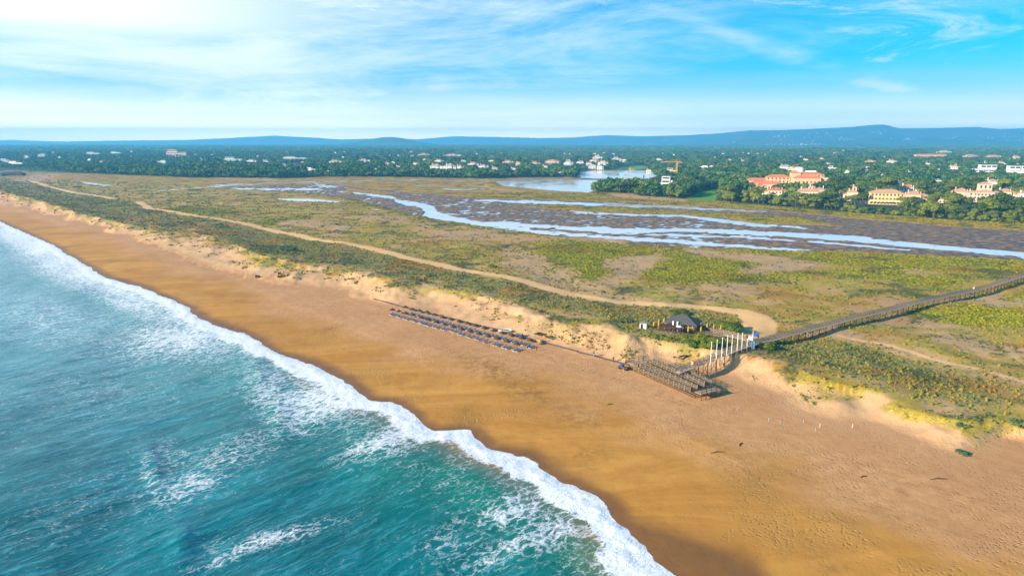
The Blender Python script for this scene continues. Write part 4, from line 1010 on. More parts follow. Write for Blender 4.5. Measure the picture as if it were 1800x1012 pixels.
HL = [
 # px, ytop, ybot, w, wall, roof mat, roof type, label
 (1556,331,356,52,M_YELLOW,M_TILEP,'hip','large sunlit yellow villa with arched windows nearest the lagoon bank',-20,[(0,0,1,1,.82),(0,-.25,1.06,.5,.42)]),
 (1593,322,341,38,M_WHITEW,M_TILE,'hip','white villa with pink roof rising behind the yellow villa',-24,None),
 (1604,334,352,44,M_PINK,M_TILEP,'hip','long pale pink villa just right of the yellow villa',-24,None),
 (1497,328,350,28,M_PINK,M_TILEP,'hip','small pink villa with a tall chimney left of the yellow villa',-24,[(0,0,.6,1,.7),(-.35,.05,.3,.7,.5),(.1,.1,.24,.4,1.0)]),
 (1423,327,345,50,M_CREAM,M_TILEP,'hip','cream flat-fronted villa with two terraces below the red hotel',-18,[(-.05,0,.8,1,.68),(.3,.1,.4,.8,.8),(.05,.1,.2,.4,1.)]),
 (1362,328,342,46,M_CREAM,M_TILE,'hip','cream villa with pink roof at the left foot of the red hotel',-18,None),
 (1728,322,352,44,M_PINK,M_TILEP,'hip','tallest pink villa of the right-hand estate, with a square tower',-22,[(0,0,.6,1,.62),(0,.15,.44,.6,1.),(-.4,.05,.3,.8,.55),(.4,.05,.3,.8,.55)]),
 (1686,329,348,42,M_PINK,M_TILEP,'hip','pink villa adjoining the left side of the square-towered villa',-22,None),
 (1763,330,346,38,M_CREAM,M_TILEP,'hip','cream villa with pale roof right of the square-towered villa',-22,None),
 (1797,334,350,24,M_WHITEW,M_TILEP,'hip','pale villa cut by the right edge of the picture',-22,None),
 (1173,310,325,24,M_WHITEW,M_GREYR,'flat','white two-storey house above the pines by the near lake',-18,[(-.1,0,.6,1,1.),(.3,.05,.5,.9,.62),(-.4,-.2,.4,.6,.4)]),
 (1182,295,303,20,M_CREAM,M_GREYR,'flat','unfinished cream building under the orange tower crane',-20,None),
 (1379,288,299,26,M_WHITEW,M_GREYR,'hip','white hipped house behind the left wing of the red hotel',-24,None),
 (1397,292,302,20,M_CREAM,M_TILEP,'hip','cream house with pale tiles just behind the hotel centre',-24,None),
 (1462,291,298,22,M_WHITEW,M_GREYR,'flat','low white house above and right of the red hotel',-20,None),
 (1523,293,303,13,M_WHITEW,M_GREYR,'flat','small white cube house with blue shade among the trees',-20,None),
 (1487,299,304,12,M_WHITEW,M_GREYR,'flat','tiny white house between hotel and cube house',-20,None),
 (1549,302,307,14,M_WHITEW,M_TILEP,'hip','low pale house between the cube house and modern villas',-20,None),
 (1675,289,299,24,M_WHITEW,M_TILEP,'hip','white gabled house left of the modern villas',-24,None),
 (1729,290,305,42,M_WHITEW,M_GREYR,'flat','modern white villa with dark window bands, left of the pair',-12,[(0,0,1,1,.55),(.12,.1,.62,.8,1.),(-.3,.1,.3,.7,.62)]),
 (1785,292,307,44,M_WHITEW,M_GREYR,'flat','modern white villa with dark window bands, right of the pair',-12,[(0,0,1,1,.55),(-.1,.1,.4,.8,1.),(.3,.1,.3,.7,1.)]),
 (1742,314,324,38,M_WHITEW,M_TILEP,'hip','row of white houses with many chimneys behind the pink estate',-14,None),
 (1647,313,321,22,M_WHITEW,M_GREYR,'hip','white house with chimneys in deep shade left of the pink estate',-14,None),
 (1635,270,276,56,M_TERRAW,M_TILER,'hip','long low building with a red roof far behind the villas',-4,[(0,0,1,1,.8)]),
 (1705,271,277,30,M_PINK,M_TILEP,'hip','low pink building right of the long red roof',-4,None),
 (1745,272,277,34,M_CREAM,M_TILEP,'hip','long cream building far off near the right edge',-4,None),
 (1785,273,278,20,M_CREAM,M_TILEP,'hip','cream building far off at the right edge',-4,None),
 (1659,264,269,26,M_WHITEW,M_TILEP,'hip','pale buildings above the long red roof',-4,None),
 (1566,280,285,18,M_WHITEW,M_TILEP,'hip','pale house with pointed gables in the woods left of the long red roof',-14,None),
 (1530,281,284,20,M_TERRAW,M_TILEP,'hip','low tan house in the woods left of the gabled pale house',-14,None),
 (1336,290,295,14,M_WHITEW,M_TILEP,'hip','small house on the wooded rise left of the hotel',-20,None),
 (1236,291,296,16,M_WHITEW,M_GREYR,'flat','flat white house right of the tower crane',-20,None),
 (1250,291,295,8,M_WHITEW,M_GREYR,'flat','tiny white house next to the flat white one right of the crane',-20,None),
 (766,287,298,28,M_WHITEW,M_TILEP,'hip','left block of the dense white village beyond the marsh',-8,None),
 (790,286,299,26,M_WHITEW,M_TILEP,'hip','middle block of the dense white village beyond the marsh',-8,None),
 (808,289,298,20,M_WHITEW,M_TILEP,'hip','right block of the dense white village beyond the marsh',-8,None),
 (832,284,291,22,M_WHITEW,M_TILEP,'hip','white house group uphill of the dense white village',-8,None),
 (849,288,296,22,M_WHITEW,M_TILEP,'hip','white house group at the right end of the village',-8,None),
 (795,270,275,36,M_WHITEW,M_TILEP,'hip','long pale building on the wooded slope above the white village',-4,None),
 (745,269,273,22,M_CREAM,M_TILEP,'hip','cream building on the wooded slope left of the long pale one',-4,None),
 (772,279,285,18,M_WHITEW,M_TILEP,'hip','single white house just above the dense village',-8,None),
 (815,280,285,14,M_WHITEW,M_TILEP,'hip','small white house above the right of the village',-8,None),
 (731,284,290,14,M_WHITEW,M_TILEP,'hip','white house with a bright gable left of the village',-8,None),
 (893,281,287,22,M_CREAM,M_TILEP,'hip','cream terrace of houses left of the near lake trees',-8,None),
 (911,282,291,12,M_YELLOW,M_TILEP,'hip','tall yellow house above the left lake shore',-8,None),
 (902,293,299,16,M_WHITEW,M_TILEP,'hip','white shaded house close to the left lake shore',-8,None),
 (970,280,287,30,M_PINK,M_TILEP,'hip','pinkish houses among trees on the spit between lakes',-8,None),
 (999,279,293,18,M_WHITEW,M_GREYR,'hip','white pyramid-roofed house on the spit between lakes',-8,None),
 (940,283,289,20,M_PINK,M_TILEP,'hip','pale pink house at the left of the lake spit',-8,None),
 (1019,283,288,14,M_WHITEW,M_GREYR,'flat','white house at the foot of the lakeside hill village',-8,None),
 (1050,271,280,18,M_WHITEW,M_TILEP,'hip','topmost white house of the lakeside hill village',-8,None),
 (1045,277,285,18,M_CREAM,M_TILEP,'hip','cream house in the middle of the lakeside hill village',-8,None),
 (1060,281,289,20,M_WHITEW,M_TILEP,'hip','white house right of centre in the lakeside hill village',-8,None),
 (1035,284,290,16,M_WHITEW,M_TILEP,'hip','white house left of centre in the lakeside hill village',-8,None),
 (1054,288,296,14,M_WHITEW,M_TILEP,'hip','lowest white house of the hill village by the far lake',-8,None),
 (1041,290,295,14,M_WHITEW,M_GREYR,'flat','flat white house low in the hill village',-8,None),
 (1083,275,282,18,M_WHITEW,M_TILEP,'hip','white house with a pale tower right of the hill village',-8,None),
 (1095,280,283,12,M_WHITEW,M_GREYR,'flat','small white house at the right edge of the hill village',-8,None),
 (1158,277,282,12,M_WHITEW,M_TILEP,'hip','white house alone in the woods beyond the far lake',-8,None),
 (412,276,283,34,M_WHITEW,M_GREYR,'flat','long white building in the woods left of centre',-4,None),
 (443,279,285,20,M_WHITEW,M_GREYR,'hip','white building right of the long white one, left woods',-4,None),
 (468,280,286,16,M_WHITEW,M_GREYR,'hip','small white building at the end of the left woods group',-4,None),
 (519,275,279,44,M_WHITEW,M_GREYR,'flat','long flat pale roof in the woods, widest on the left',-2,None),
 (286,282,286,16,M_WHITEW,M_GREYR,'flat','low white house in the left woods',-4,None),
 (312,263,273,38,M_PINK,M_GREYR,'flat','large pale grey block on the skyline of the left woods',-4,None),
 (355,277,282,10,M_WHITEW,M_GREYR,'hip','white peaked house left of the long white building',-4,None),
 (500,287,291,14,M_WHITEW,M_TILEP,'hip','white house low in the woods below the flat roof',-4,None),
 (548,294,299,18,M_WHITEW,M_GREYR,'flat','white flat house near the marsh edge',-4,None),
 (575,298,301,10,M_WHITEW,M_GREYR,'flat','small pale house by the marsh edge',-4,None),
 (590,281,285,26,M_WHITEW,M_TILEP,'hip','pale house row in the central woods',-4,None),
 (640,279,283,24,M_WHITEW,M_TILEP,'hip','second pale house row right of the first, central woods',-4,None),
 (660,293,298,8,M_PINK,M_TILEP,'hip','tall narrow pink house near the marsh',-4,None),
 (700,290,294,12,M_CREAM,M_TILEP,'hip','cream house left of the white village near the marsh',-4,None),
 (664,272,275,10,M_WHITEW,M_TILEP,'hip','tiny white house high in the central woods',-4,None),
 (30,283,287,26,M_WHITEW,M_GREYR,'flat','bluish white house at the far left edge of the woods',-2,None),
 (75,270,274,14,M_WHITEW,M_GREYR,'flat','pale house on the far left skyline',-2,None),
 (12,279,283,18,M_WHITEW,M_GREYR,'flat','pale house cut by the left edge of the woods',-2,None),
 (48,272,276,12,M_WHITEW,M_GREYR,'hip','small house above the bluish house, far left',-2,None),
 (165,267,270,26,M_WHITEW,M_GREYR,'flat','long pale building high in the left woods',-2,None),
 (205,266,269,18,M_WHITEW,M_GREYR,'flat','pale building right of the long one, left woods',-2,None),
 (1640,327,336,20,M_CREAM,M_TILEP,'hip','cream house half hidden by the huge leaning pine',-22,None),
 (1578,315,326,18,M_WHITEW,M_GREYR,'flat','blue-shaded white house left behind the white villa',-20,None),
 (1450,309,316,16,M_CREAM,M_TILEP,'hip','cream house right of the red hotel, halfway up the wood',-22,None),
 (1655,345,354,16,M_PINK,M_TILEP,'hip','low pink annex at the left foot of the pink estate',-22,None),
 (1335,322,331,22,M_TERRAW,M_TILER,'hip','low terracotta wing at the left end of the red hotel',-14,None),
 (1478,338,347,14,M_CREAM,M_TILEP,'hip','small cream house beside the pink villa with a tall chimney',-20,None),
 (1600,300,306,14,M_WHITEW,M_TILEP,'hip','white house deep in the woods above the yellow villa',-20,None),
 (1690,303,309,16,M_CREAM,M_TILEP,'hip','cream house left below the modern villas',-20,None),
 (1760,283,288,16,M_WHITEW,M_TILEP,'hip','white house above the gap between the modern villas',-14,None),
 (1140,296,301,12,M_CREAM,M_TILEP,'hip','cream house on the right shore of the far lake',-10,None),
 (985,300,305,12,M_WHITEW,M_TILEP,'hip','white boathouse on the wooded spit by the water',-8,None),
 (958,289,295,14,M_WHITEW,M_TILEP,'hip','white gabled house low on the wooded spit',-8,None),
 (870,292,298,16,M_WHITEW,M_TILEP,'hip','white house between the village and the left lake shore',-8,None),
 (725,294,299,12,M_WHITEW,M_TILEP,'hip','small white house at the marsh edge left of the village',-8,None),
 (925,336,339,6,M_CREAM,M_TILEP,'hip',None,0,None),
]
for H_ in HL:
    px, yt, yb_, wp_, wm, rm, rt, lb, rot, prt = H_
    if lb is None: continue
    house(px, yt, yb_, wp_, wm, rm, rt, lb, rot=rot, parts=prt, chim=3 if wp_ > 24 else 1)
# red hotel in stepped wings
x, y, z = PG(1385, 332); k = y/F; D0 = empty('hotel', (x, y, z), math.radians(-14), 'large terracotta hotel with red tiled roofs and stepped wings', 'hotel')
HOUSES.append((1380, 292, 330, 130, x, y, 62)); LAND.append((x, y, 'red-roofed hotel'))
wl = MB(); rf = MB()
blk = [(-40,6,34,14,11,0),(-14,4,30,15,16,0),(24,6,40,20,20,0),(22,-6,34,12,15.5,0),(-30,-7,40,10,7.5,0),(8,2,12,14,22,0)]
for i, (cx, cy, w, d, h, _) in enumerate(blk):
    wl.box((cx, cy+.004*i, h/2), (w, d, h)); rf.hip((cx, cy+.004*i, h+.02), w, d, 3.2, .7)
wl.build('wall', M_TERRAW, D0); rf.build('roof', M_TILER, D0)
tw = MB().tube([(14,8,18),(14,8,27)], 5.5, 14); tw.box((28,9,22.5), (14,8,4)); tw.build('tower', M_WHITEW, D0); MB().dome((14,8,27), 5.6, 2.4, 14, 4).build('dome', M_WHITEW, D0)
wsm = MB().box((0,0,0), (2.0,.14,1.9)).mesh('window', M_GLASS)
for cx, cy, w, d, h, _ in blk[:5]:
    n = int(w/4.4)
    for f in range(max(1, int(h/4))):
        for q in range(n):
            o = bpy.data.objects.new('window', wsm); COL.objects.link(o); o.parent = D0; o.location = (cx-w/2+(q+.5)*w/n, cy-d/2-.04, 2.3+f*3.9)
# dark beach building far left with pool
x, y, z = PG(22, 309); D0 = empty('beach_club', (x, y, z), .1, 'dark low beach club at the far left end of the dunes', 'building')
MB().box((0,0,2), (42,14,4)).build('wall', M_WOODD, D0); MB().hip((0,0,4), 44, 16, 4, .5).build('roof', simple('dark_thatch', (.06,.06,.06), .9, .3, 1), D0); MB().box((-34,-10,1.5), (44,12,3)).build('terrace', M_POOL, D0)
for q in range(5): MB().box((-16+q*8,-7.05,2), (4,.12,2)).build('window', M_GLASS, D0)
# swimming pool on the right estate
x, y, z = PG(1703, 364); o = MB().box((0,0,.35), (20,9,.5)).build('swimming_pool', M_POOL, None, (x, y, z), -.1); tag(o, 'bright blue swimming pool below the pink estate', 'pool'); HOUSES.append((1703, 358, 364, 24, x, y, 12))
# sun loungers on the yellow villa's lawn kept as blue parasols
for i in range(7):
    px = 1512+i*9.5; x, y, z = PG(px, 357+i*.5); r = empty('garden_parasol', (x, y, z), 0, f'blue garden parasol in front of the yellow villa, {ORD[i]} from the left', 'parasol', 'blue parasols in the yellow villa garden')
    MB().tube([(0,0,0),(0,0,2.6)], .08, 6).build('pole', M_WHITEP, r); MB().tube([(0,0,2.3),(0,0,3.1)], [2.0,.05], 8).build('canopy', M_BLUEC, r)
HOUSES.append((1540, 352, 362, 60, *PG(1540, 360)[:2], 8))
# tower cranes
def crane(px, yb_, yt_, jl, jr, label, mt):
    x, y, z = PG(px, yb_); k = y/F; h = (yb_-yt_)*k; r = empty('tower_crane', (x, y, z), 0, label, 'crane')
    s_ = .9; m = MB()
    for a in (-s_, s_):
        for b_ in (-s_, s_): m.bar((a,b_,0), (a,b_,h), .38)
    n = int(h/2.4)
    for i in range(n):
        z0, z1 = i*h/n, (i+1)*h/n
        for a in (-s_, s_): m.bar((a,-s_,z0),(a,s_,z1),.2); m.bar((-s_,a,z0),(s_,a,z1),.2)
    m.build('mast', mt, r)
    m = MB(); L0, L1 = -jl*k, jr*k
    for b_ in (-.6,.6): m.bar((L0,b_,h-2),(L1,b_,h-2),.35)
    m.bar((L0,0,h-.8),(L1*.9,0,h-.8),.3)
    for q in np.arange(L0, L1-2, 2.5): m.bar((q,.6,h-2),(q+1.2,0,h-.8),.18); m.bar((q+1.2,0,h-.8),(q+2.4,-.6,h-2),.18)
    m.bar((0,0,h-1),(0,0,h+3),.5); m.bar((0,0,h+3),(L0*.6,0,h-.8),.12); m.bar((0,0,h+3),(L1*.8,0,h-.8),.12)
    m.build('jib', mt, r)
    MB().box((L1*.85,0,h-2.6), (3,1.6,2)).build('counterweight', M_GREYR, r); MB().box((1.2,-.9,h-3.2), (1.4,1.4,2)).build('cab', mt, r)
M_CR = simple('crane_paint', (.75,.36,.10), .6, .15, 1)
crane(1188.5, 316, 284, 28, 9, 'orange tower crane behind the white house by the lakes', M_CR)
crane(1107, 316, 297, 3, 8, 'thin orange crane mast standing before the far lake', M_CR)
# distant town specks on the hills and plain
m = MB(); rr = random.Random(3)
def town(px0, px1, D0_, D1_, n, on_hill, smin=8, smax=24):
    for _ in range(n):
        px = rr.uniform(px0, px1); D_ = rr.uniform(D0_, D1_); X0 = (px-900)/F*D_*1.02
        z = hill_z(px, D_) if on_hill else gz(X0, D_)
        w = rr.uniform(smin, smax); m.box((X0, D_, z+3.2), (w, w*.6, rr.uniform(6, 9)), rr.uniform(-.5,.5))
town(900, 1160, 9300, 9800, 80, False, 12, 30); town(1040, 1170, 11500, 12600, 45, True, 8, 18); town(1230, 1800, 8800, 10300, 45, True, 5, 11)
for a_, b_, d_ in [(1240,1290,9100),(1385,1440,9600),(1450,1475,9200),(1500,1530,9900),(1555,1580,9000),(1690,1740,9700),(1745,1800,9400),(1620,1650,9300),(1340,1365,9900)]: town(a_, b_, d_, d_+350, 11, True, 6, 15)
town(1300, 1420, 8700, 8900, 30, True, 10, 26); town(760, 900, 8700, 9300, 30, False, 12, 26)
o = m.build('distant_town', simple('far_white', (.75,.72,.68), .8, .15, .01)); tag(o, 'scattered white houses of far towns on the blue hills', 'town', kind='stuff')
# scattered small houses in the woods
def woods_houses():
    n = 0; r2 = random.Random(21); cl = [(1180,1800,268,290,60),(940,1180,262,274,28),(560,930,262,292,74),(250,560,262,290,26),(0,250,262,286,22),(1550,1800,280,312,14),(1250,1500,262,284,14)]
    for a, b_, c, d, cnt in cl:
        for _ in range(cnt):
            px = r2.uniform(a, b_); py = c+(d-c)*r2.random()**1.2
            if any(abs(px-h[0]) < h[3]*.7+5 and abs(py-h[2]) < 7 for h in HOUSES): continue
            if any(polysd(np.array([px]), np.array([py]), P)[0] > -6 for P in LAKES): continue
            k = math.hypot(*PG(px, py)[:2])/F; w = max(4.0, r2.uniform(9, 20)/k); h = max(1.7, r2.uniform(5, 8)/k)
            wm = r2.choice([M_WHITEW]*4+[M_CREAM, M_PINK]); fl = r2.random() < .3
            side = 'left' if px < 450 else 'centre-left' if px < 900 else 'centre-right' if px < 1350 else 'right'
            dist = 'distant' if py < 270 else 'farther' if py < 279 else 'nearer'
            cn = 'white' if wm == M_WHITEW else 'cream' if wm == M_CREAM else 'pink'
            house(px, py-h, py, w, wm, M_GREYR if fl else M_TILEP, 'flat' if fl else 'hip', f'small {cn} {"flat-roofed" if fl else "tile-roofed"} house in the {dist} woods, {side} of the picture', 'house', 'house', f'small houses in the {dist} woods, {side}', rot=r2.uniform(-30, 10), chim=1, hide=0.6)
            n += 1
woods_houses()
# ------------------------------------------------------------------ trees and plants
M_PINE = leaf_mat('pine_needles', (.018,.055,.012), (.12,.155,.014), (.34,.30,.025))
M_BROAD = leaf_mat('broad_leaves', (.030,.075,.014), (.15,.175,.016), (.36,.29,.025))
M_FAR = leaf_mat('far_foliage', (.012,.065,.022), (.085,.15,.018), (.24,.23,.03), .006)
M_TRUNK = simple('bark', (.16,.10,.06), .9, .35, 2)
M_SCRUB = leaf_mat('dune_scrub_leaves', (.035,.090,.045), (.11,.16,.06), (.34,.33,.06), .05)
M_HEATH = leaf_mat('heath_leaves', (.17,.18,.005), (.36,.33,.008), (.50,.42,.014), .03)
M_MARRAM = leaf_mat('marram_leaves', (.20,.19,.012), (.32,.23,.02), (.40,.27,.04), .05)
M_SHRUB = leaf_mat('shrub_leaves', (.06,.10,.01), (.13,.16,.012), (.26,.22,.02), .2)
def leafcloud(lobes, nper, size, seed, core=.82, flat=.0, up=.3):
    """leaf faces spread over and through each lobe, round a ragged inner mass"""
    g = np.random.default_rng(seed); V = []; Fc = []
    o = 0
    for (cx, cy, cz, rx, ry, rz_) in lobes:
        n = nper; d = g.normal(size=(n, 3)); d /= np.linalg.norm(d, axis=1)[:, None]; d[:, 2] = np.where(d[:, 2] < -.25, -d[:, 2], d[:, 2])
        rad = g.uniform(.80, 1.12, n)[:, None]
        c = np.array([cx, cy, cz])+d*rad*np.array([rx, ry, rz_])
        nn_ = d+g.normal(size=(n, 3))*.55; nn_[:, 2] += up; nn_ /= np.linalg.norm(nn_, axis=1)[:, None]
        a = np.cross(nn_, g.normal(size=(n, 3))); a /= np.linalg.norm(a, axis=1)[:, None]+1e-9; b = np.cross(nn_, a)
        s_ = size*g.uniform(.5, 1.15, n)[:, None]
        q = np.stack([c-a*s_-b*s_*.6, c+a*s_-b*s_*.7, c+a*s_*.7+b*s_*.7, c-a*s_*.6+b*s_*.8], 1).reshape(-1, 3)
        V.append(q); Fc += [(o+4*i, o+4*i+1, o+4*i+2, o+4*i+3) for i in range(n)]; o += 4*n
        if core:
            bm = bmesh.new(); bmesh.ops.create_icosphere(bm, subdivisions=1 if nper < 60 else 2, radius=1)
            cv = np.array([v.co[:] for v in bm.verts]); cv *= g.uniform(.85, 1.1, len(cv))[:, None]
            V.append(np.array([cx, cy, cz])+cv*np.array([rx, ry, rz_])*core)
            Fc += [tuple(o+v.index for v in f.verts) for f in bm.faces]; o += len(cv); bm.free()
    return np.concatenate(V), Fc
def crown_mesh(name, lobes, nper, size, seed, m, **k):
    V, Fc = leafcloud(lobes, nper, size, seed, **k)
    me = bpy.data.meshes.new(name); me.from_pydata([tuple(v) for v in V], [], Fc); me.update(); me.materials.append(m); return me
def pine_lobes(seed, R=6, Hh=12):
    g = random.Random(seed); L = [(0, 0, Hh-1.9, R*.55, R*.55, 1.9)]
    for i in range(8):
        a = 2*math.pi*i/8+g.uniform(-.3,.3); q = R*g.uniform(.48,.72); s_ = R*g.uniform(.28,.42)
        L.append((q*math.cos(a), q*math.sin(a), Hh-2.7+g.uniform(-.5,.6), s_, s_, s_*.55))
    return L
def round_lobes(seed, R=4.5, Hh=10):
    g = random.Random(seed); L = [(0, 0, Hh*.55, R*.7, R*.7, Hh*.33)]
    for i in range(9):
        a = g.uniform(0, 6.28); b_ = g.uniform(-.5, 1); q = R*.62; s_ = R*g.uniform(.34,.5)
        L.append((q*math.cos(a)*math.cos(b_), q*math.sin(a)*math.cos(b_), Hh*.55+Hh*.30*math.sin(b_), s_, s_, s_*.85))
    return L
def trunk_mesh(Hh, seed, spread=3, r0=.35):
    g = random.Random(seed); m = MB(); lx_, ly_ = g.uniform(-.6,.6), g.uniform(-.6,.6)
    m.tube([(0,0,-1),(lx_*.4,ly_*.4,Hh*.35),(lx_,ly_,Hh*.62)], [r0,r0*.8,r0*.6], 7)
    for i in range(5):
        a = 2*math.pi*i/5+g.uniform(-.4,.4); m.tube([(lx_,ly_,Hh*.58),(lx_+spread*.5*math.cos(a),ly_+spread*.5*math.sin(a),Hh*.70),(lx_+spread*math.cos(a),ly_+spread*math.sin(a),Hh*.82)], [r0*.45,r0*.3,r0*.12], 5)
    return m.mesh('trunk', M_TRUNK)
VAR = {}
VAR['umbrella_pine'] = [(crown_mesh('crown', pine_lobes(i, 5.4+i*.5, 11+i*.7), 75, .62, i, M_PINE), trunk_mesh(11+i*.7, i)) for i in range(4)]
VAR['leafy_tree'] = [(crown_mesh('crown', round_lobes(20+i, 3.8+i*.6, 9+i), 70, .55, 30+i, M_BROAD), trunk_mesh(9+i, 40+i, 2)) for i in range(3)]
VAR['cypress'] = [(crown_mesh('crown', [(0,0,2.5+j*1.7,1.1-.11*j,1.1-.11*j,1.6) for j in range(6)], 40, .35, 50, M_PINE), trunk_mesh(9, 51, .6, .2))]
# palm
def palm_crown(seed):
    g = random.Random(seed); m = MB()
    for i in range(16):
        a = 2*math.pi*i/16+g.uniform(-.15,.15); e = g.uniform(-.2,.9); L = g.uniform(2.6,3.4); pts = []
        for k in range(6):
            f = k/5; pts.append(Vector((math.cos(a)*L*f*math.cos(e*.6), math.sin(a)*L*f*math.cos(e*.6), 9+L*f*math.sin(e)-2.3*f*f)))
        sdv = Vector((-math.sin(a), math.cos(a), 0))
        for k in range(5):
            w0 = .42*math.sin(math.pi*(k/5*.85+.12)); w1 = .42*math.sin(math.pi*((k+1)/5*.85+.12))
            m.add([pts[k]-sdv*w0-Vector((0,0,.15)), pts[k], pts[k]+sdv*w0-Vector((0,0,.15)), pts[k+1]+sdv*w1-Vector((0,0,.15)), pts[k+1], pts[k+1]-sdv*w1-Vector((0,0,.15))], [(0,1,4,5),(1,2,3,4)])
    return m.mesh('crown', M_BROAD)
VAR['palm_tree'] = [(palm_crown(1), MB().tube([(0,0,-1),(.1,0,4),(0,.1,9.1)], [.32,.24,.2], 8).mesh('trunk', M_TRUNK))]
def place_tree(kind, vi, x, y, z, sc, rz, label, group, sz=1.):
    cm, tm = VAR[kind][vi % len(VAR[kind])]
    r = empty(kind, (x, y, z), rz, label, 'palm' if kind == 'palm_tree' else 'tree', group); r.scale = (sc, sc, sc*sz)
    for nm, me in (('crown', cm), ('trunk', tm)):
        o = bpy.data.objects.new(nm, me); COL.objects.link(o); o.parent = r
def forest_ok(x, y, z, px, py, hh):
    fo = np.interp(px, *FSV); ok = (py < fo) & (z > .9)
    for P in LAKES+[LAWN, LAWN2]: ok &= polysd(px, py, P, 1) < -2.5*np.clip(900/np.maximum(y, 1), .3, 1.6)
    top = proj(x, y, z+hh)[1]; D = np.hypot(x, y)
    for (hx_, yt, yb_, wp_, X0, Y0, rr_) in HOUSES:
        ok &= np.hypot(x-X0, y-Y0) > rr_*.85+3
        inx = np.abs(px-hx_) < wp_*.52+3*900/np.maximum(D, 600)*1.2
        ok &= ~(inx & (y < Y0) & (top < yb_-(yb_-yt)*.30))
    ok &= ~((px > 1010) & (px < 1168) & (py > 311) & (top < 312.5))
    ok &= ~((px > 1203) & (px < 1262) & (py > 349) & (py < 355))
    ok &= ~((px > 1100) & (px < 1112) & (py > 300) & (py < 317))
    return ok
def ring_points(D0_, D1_, sp, seed, pxr=(-120, 1920)):
    g = np.random.default_rng(seed)
    xs = np.arange(-D1_*1.0, D1_*1.0, sp); ys = np.arange(D0_*.6, D1_, sp); Xg, Yg = np.meshgrid(xs, ys)
    Xg = Xg.ravel()+g.uniform(-.48, .48, Xg.size)*sp; Yg = Yg.ravel()+g.uniform(-.48, .48, Yg.size)*sp
    D = Yg; px, py = proj(Xg, Yg, 2.0)
    m_ = (D >= D0_) & (D < D1_) & (px > pxr[0]) & (px < pxr[1]) & (py < 1060)
    return Xg[m_], Yg[m_]
X, Y = ring_points(520, 1500, 8.6, 3); Z = height(X, Y); px, py = proj(X, Y, Z); g_ = np.random.default_rng(9)
sc = .62+1.0*g_.random(X.size)**1.6; kind = (fbm(X, Y, 70, 200, 3)+g_.normal(0, .35, X.size)) > .12
ok = forest_ok(X, Y, Z, px, py, 11*sc); lowen = fbm(X, Y, 45, 205, 3) > .45
sc = np.where(lowen & (py < 350), sc*.62, sc)
X, Y, Z, px, py, sc, kind = [a[ok] for a in (X, Y, Z, px, py, sc, kind)]
order = np.argsort(Y)
# special single trees first
sp = [('umbrella_pine',1456,358,1.15,'lone umbrella pine with a bare leaning trunk before the cream villa'),('umbrella_pine',1718,386,1.15,'broad umbrella pine at the marsh edge below the blue pool'),
      ('palm_tree',1582,364,1.1,'tall palm right of the large yellow villa'),('palm_tree',1726,371,1.3,'tall palm before the square-towered pink villa'),('palm_tree',1740,338,.9,'small palm behind the square-towered villa'),
      ('palm_tree',1086,314,.9,'palm on the causeway between the lakes, left one'),('palm_tree',1100,314,.8,'palm on the causeway between the lakes, right one'),
      ('cypress',1674,352,.9,'dark cypress left of the square-towered villa'),('cypress',1748,354,.9,'dark cypress in front of the cream villa, left of its twin'),('cypress',1759,354,.85,'dark cypress in front of the cream villa, right of its twin'),
      ('cypress',1590,352,.9,'dark cypress between the yellow and the pink villas'),('cypress',1131,322,1.0,'slim cypress beside the near lake'),('leafy_tree',1275,300,2.0,'big olive-yellow tree on the wooded rise right of the crane'),('leafy_tree',1372,300,.9,'round tree right behind the hotel wing'),
      ('umbrella_pine',1645,358,1.5,'huge leaning pine mass left of the pink estate'),('umbrella_pine',1525,350,1.25,'dense wide pine covering the left of the yellow villa'),('leafy_tree',1043,338,.9,'dark round tree at the tip of the pine point by the near lake')]
for kd, a, b_, s_, lb in sp:
    x, y, z = PG(a, b_); place_tree(kd, int(a) % 4, x, y, z, s_, a, lb, None)
def tree_label(kd, a, b_, x, y):
    zone = ('on the point by the near lake' if a < 1160 else 'between the white lake house and the lawn' if a < 1262 else 'left of and below the hotel' if a < 1400 else 'between the hotel and the yellow villa' if a < 1520 else 'round the yellow villa' if a < 1640 else 'round the pink estate' if a < 1780 else 'at the right edge of the woods')
    row = 'in the front row' if b_ > np.interp(a, *FSV)-7 else 'behind the front row'
    nm = {'umbrella_pine': 'umbrella pine', 'leafy_tree': 'leafy round tree'}[kd]
    return f'{nm} {row}, {zone}', f'{nm}s {row}, {zone}'
cnt = {'umbrella_pine': 0, 'leafy_tree': 0}; rest = []
for i in order:
    kd = 'umbrella_pine' if kind[i] else 'leafy_tree'
    if -5 < px[i] < 1805 and cnt[kd] < 240 and Y[i] < 1400:
        cnt[kd] += 1; lb, gp = tree_label(kd, px[i], py[i], X[i], Y[i]); place_tree(kd, int(i) % 4, X[i], Y[i], Z[i], sc[i], i*1.7, lb, gp, .85+.3*((i*7) % 10)/10)
    else: rest.append(i)
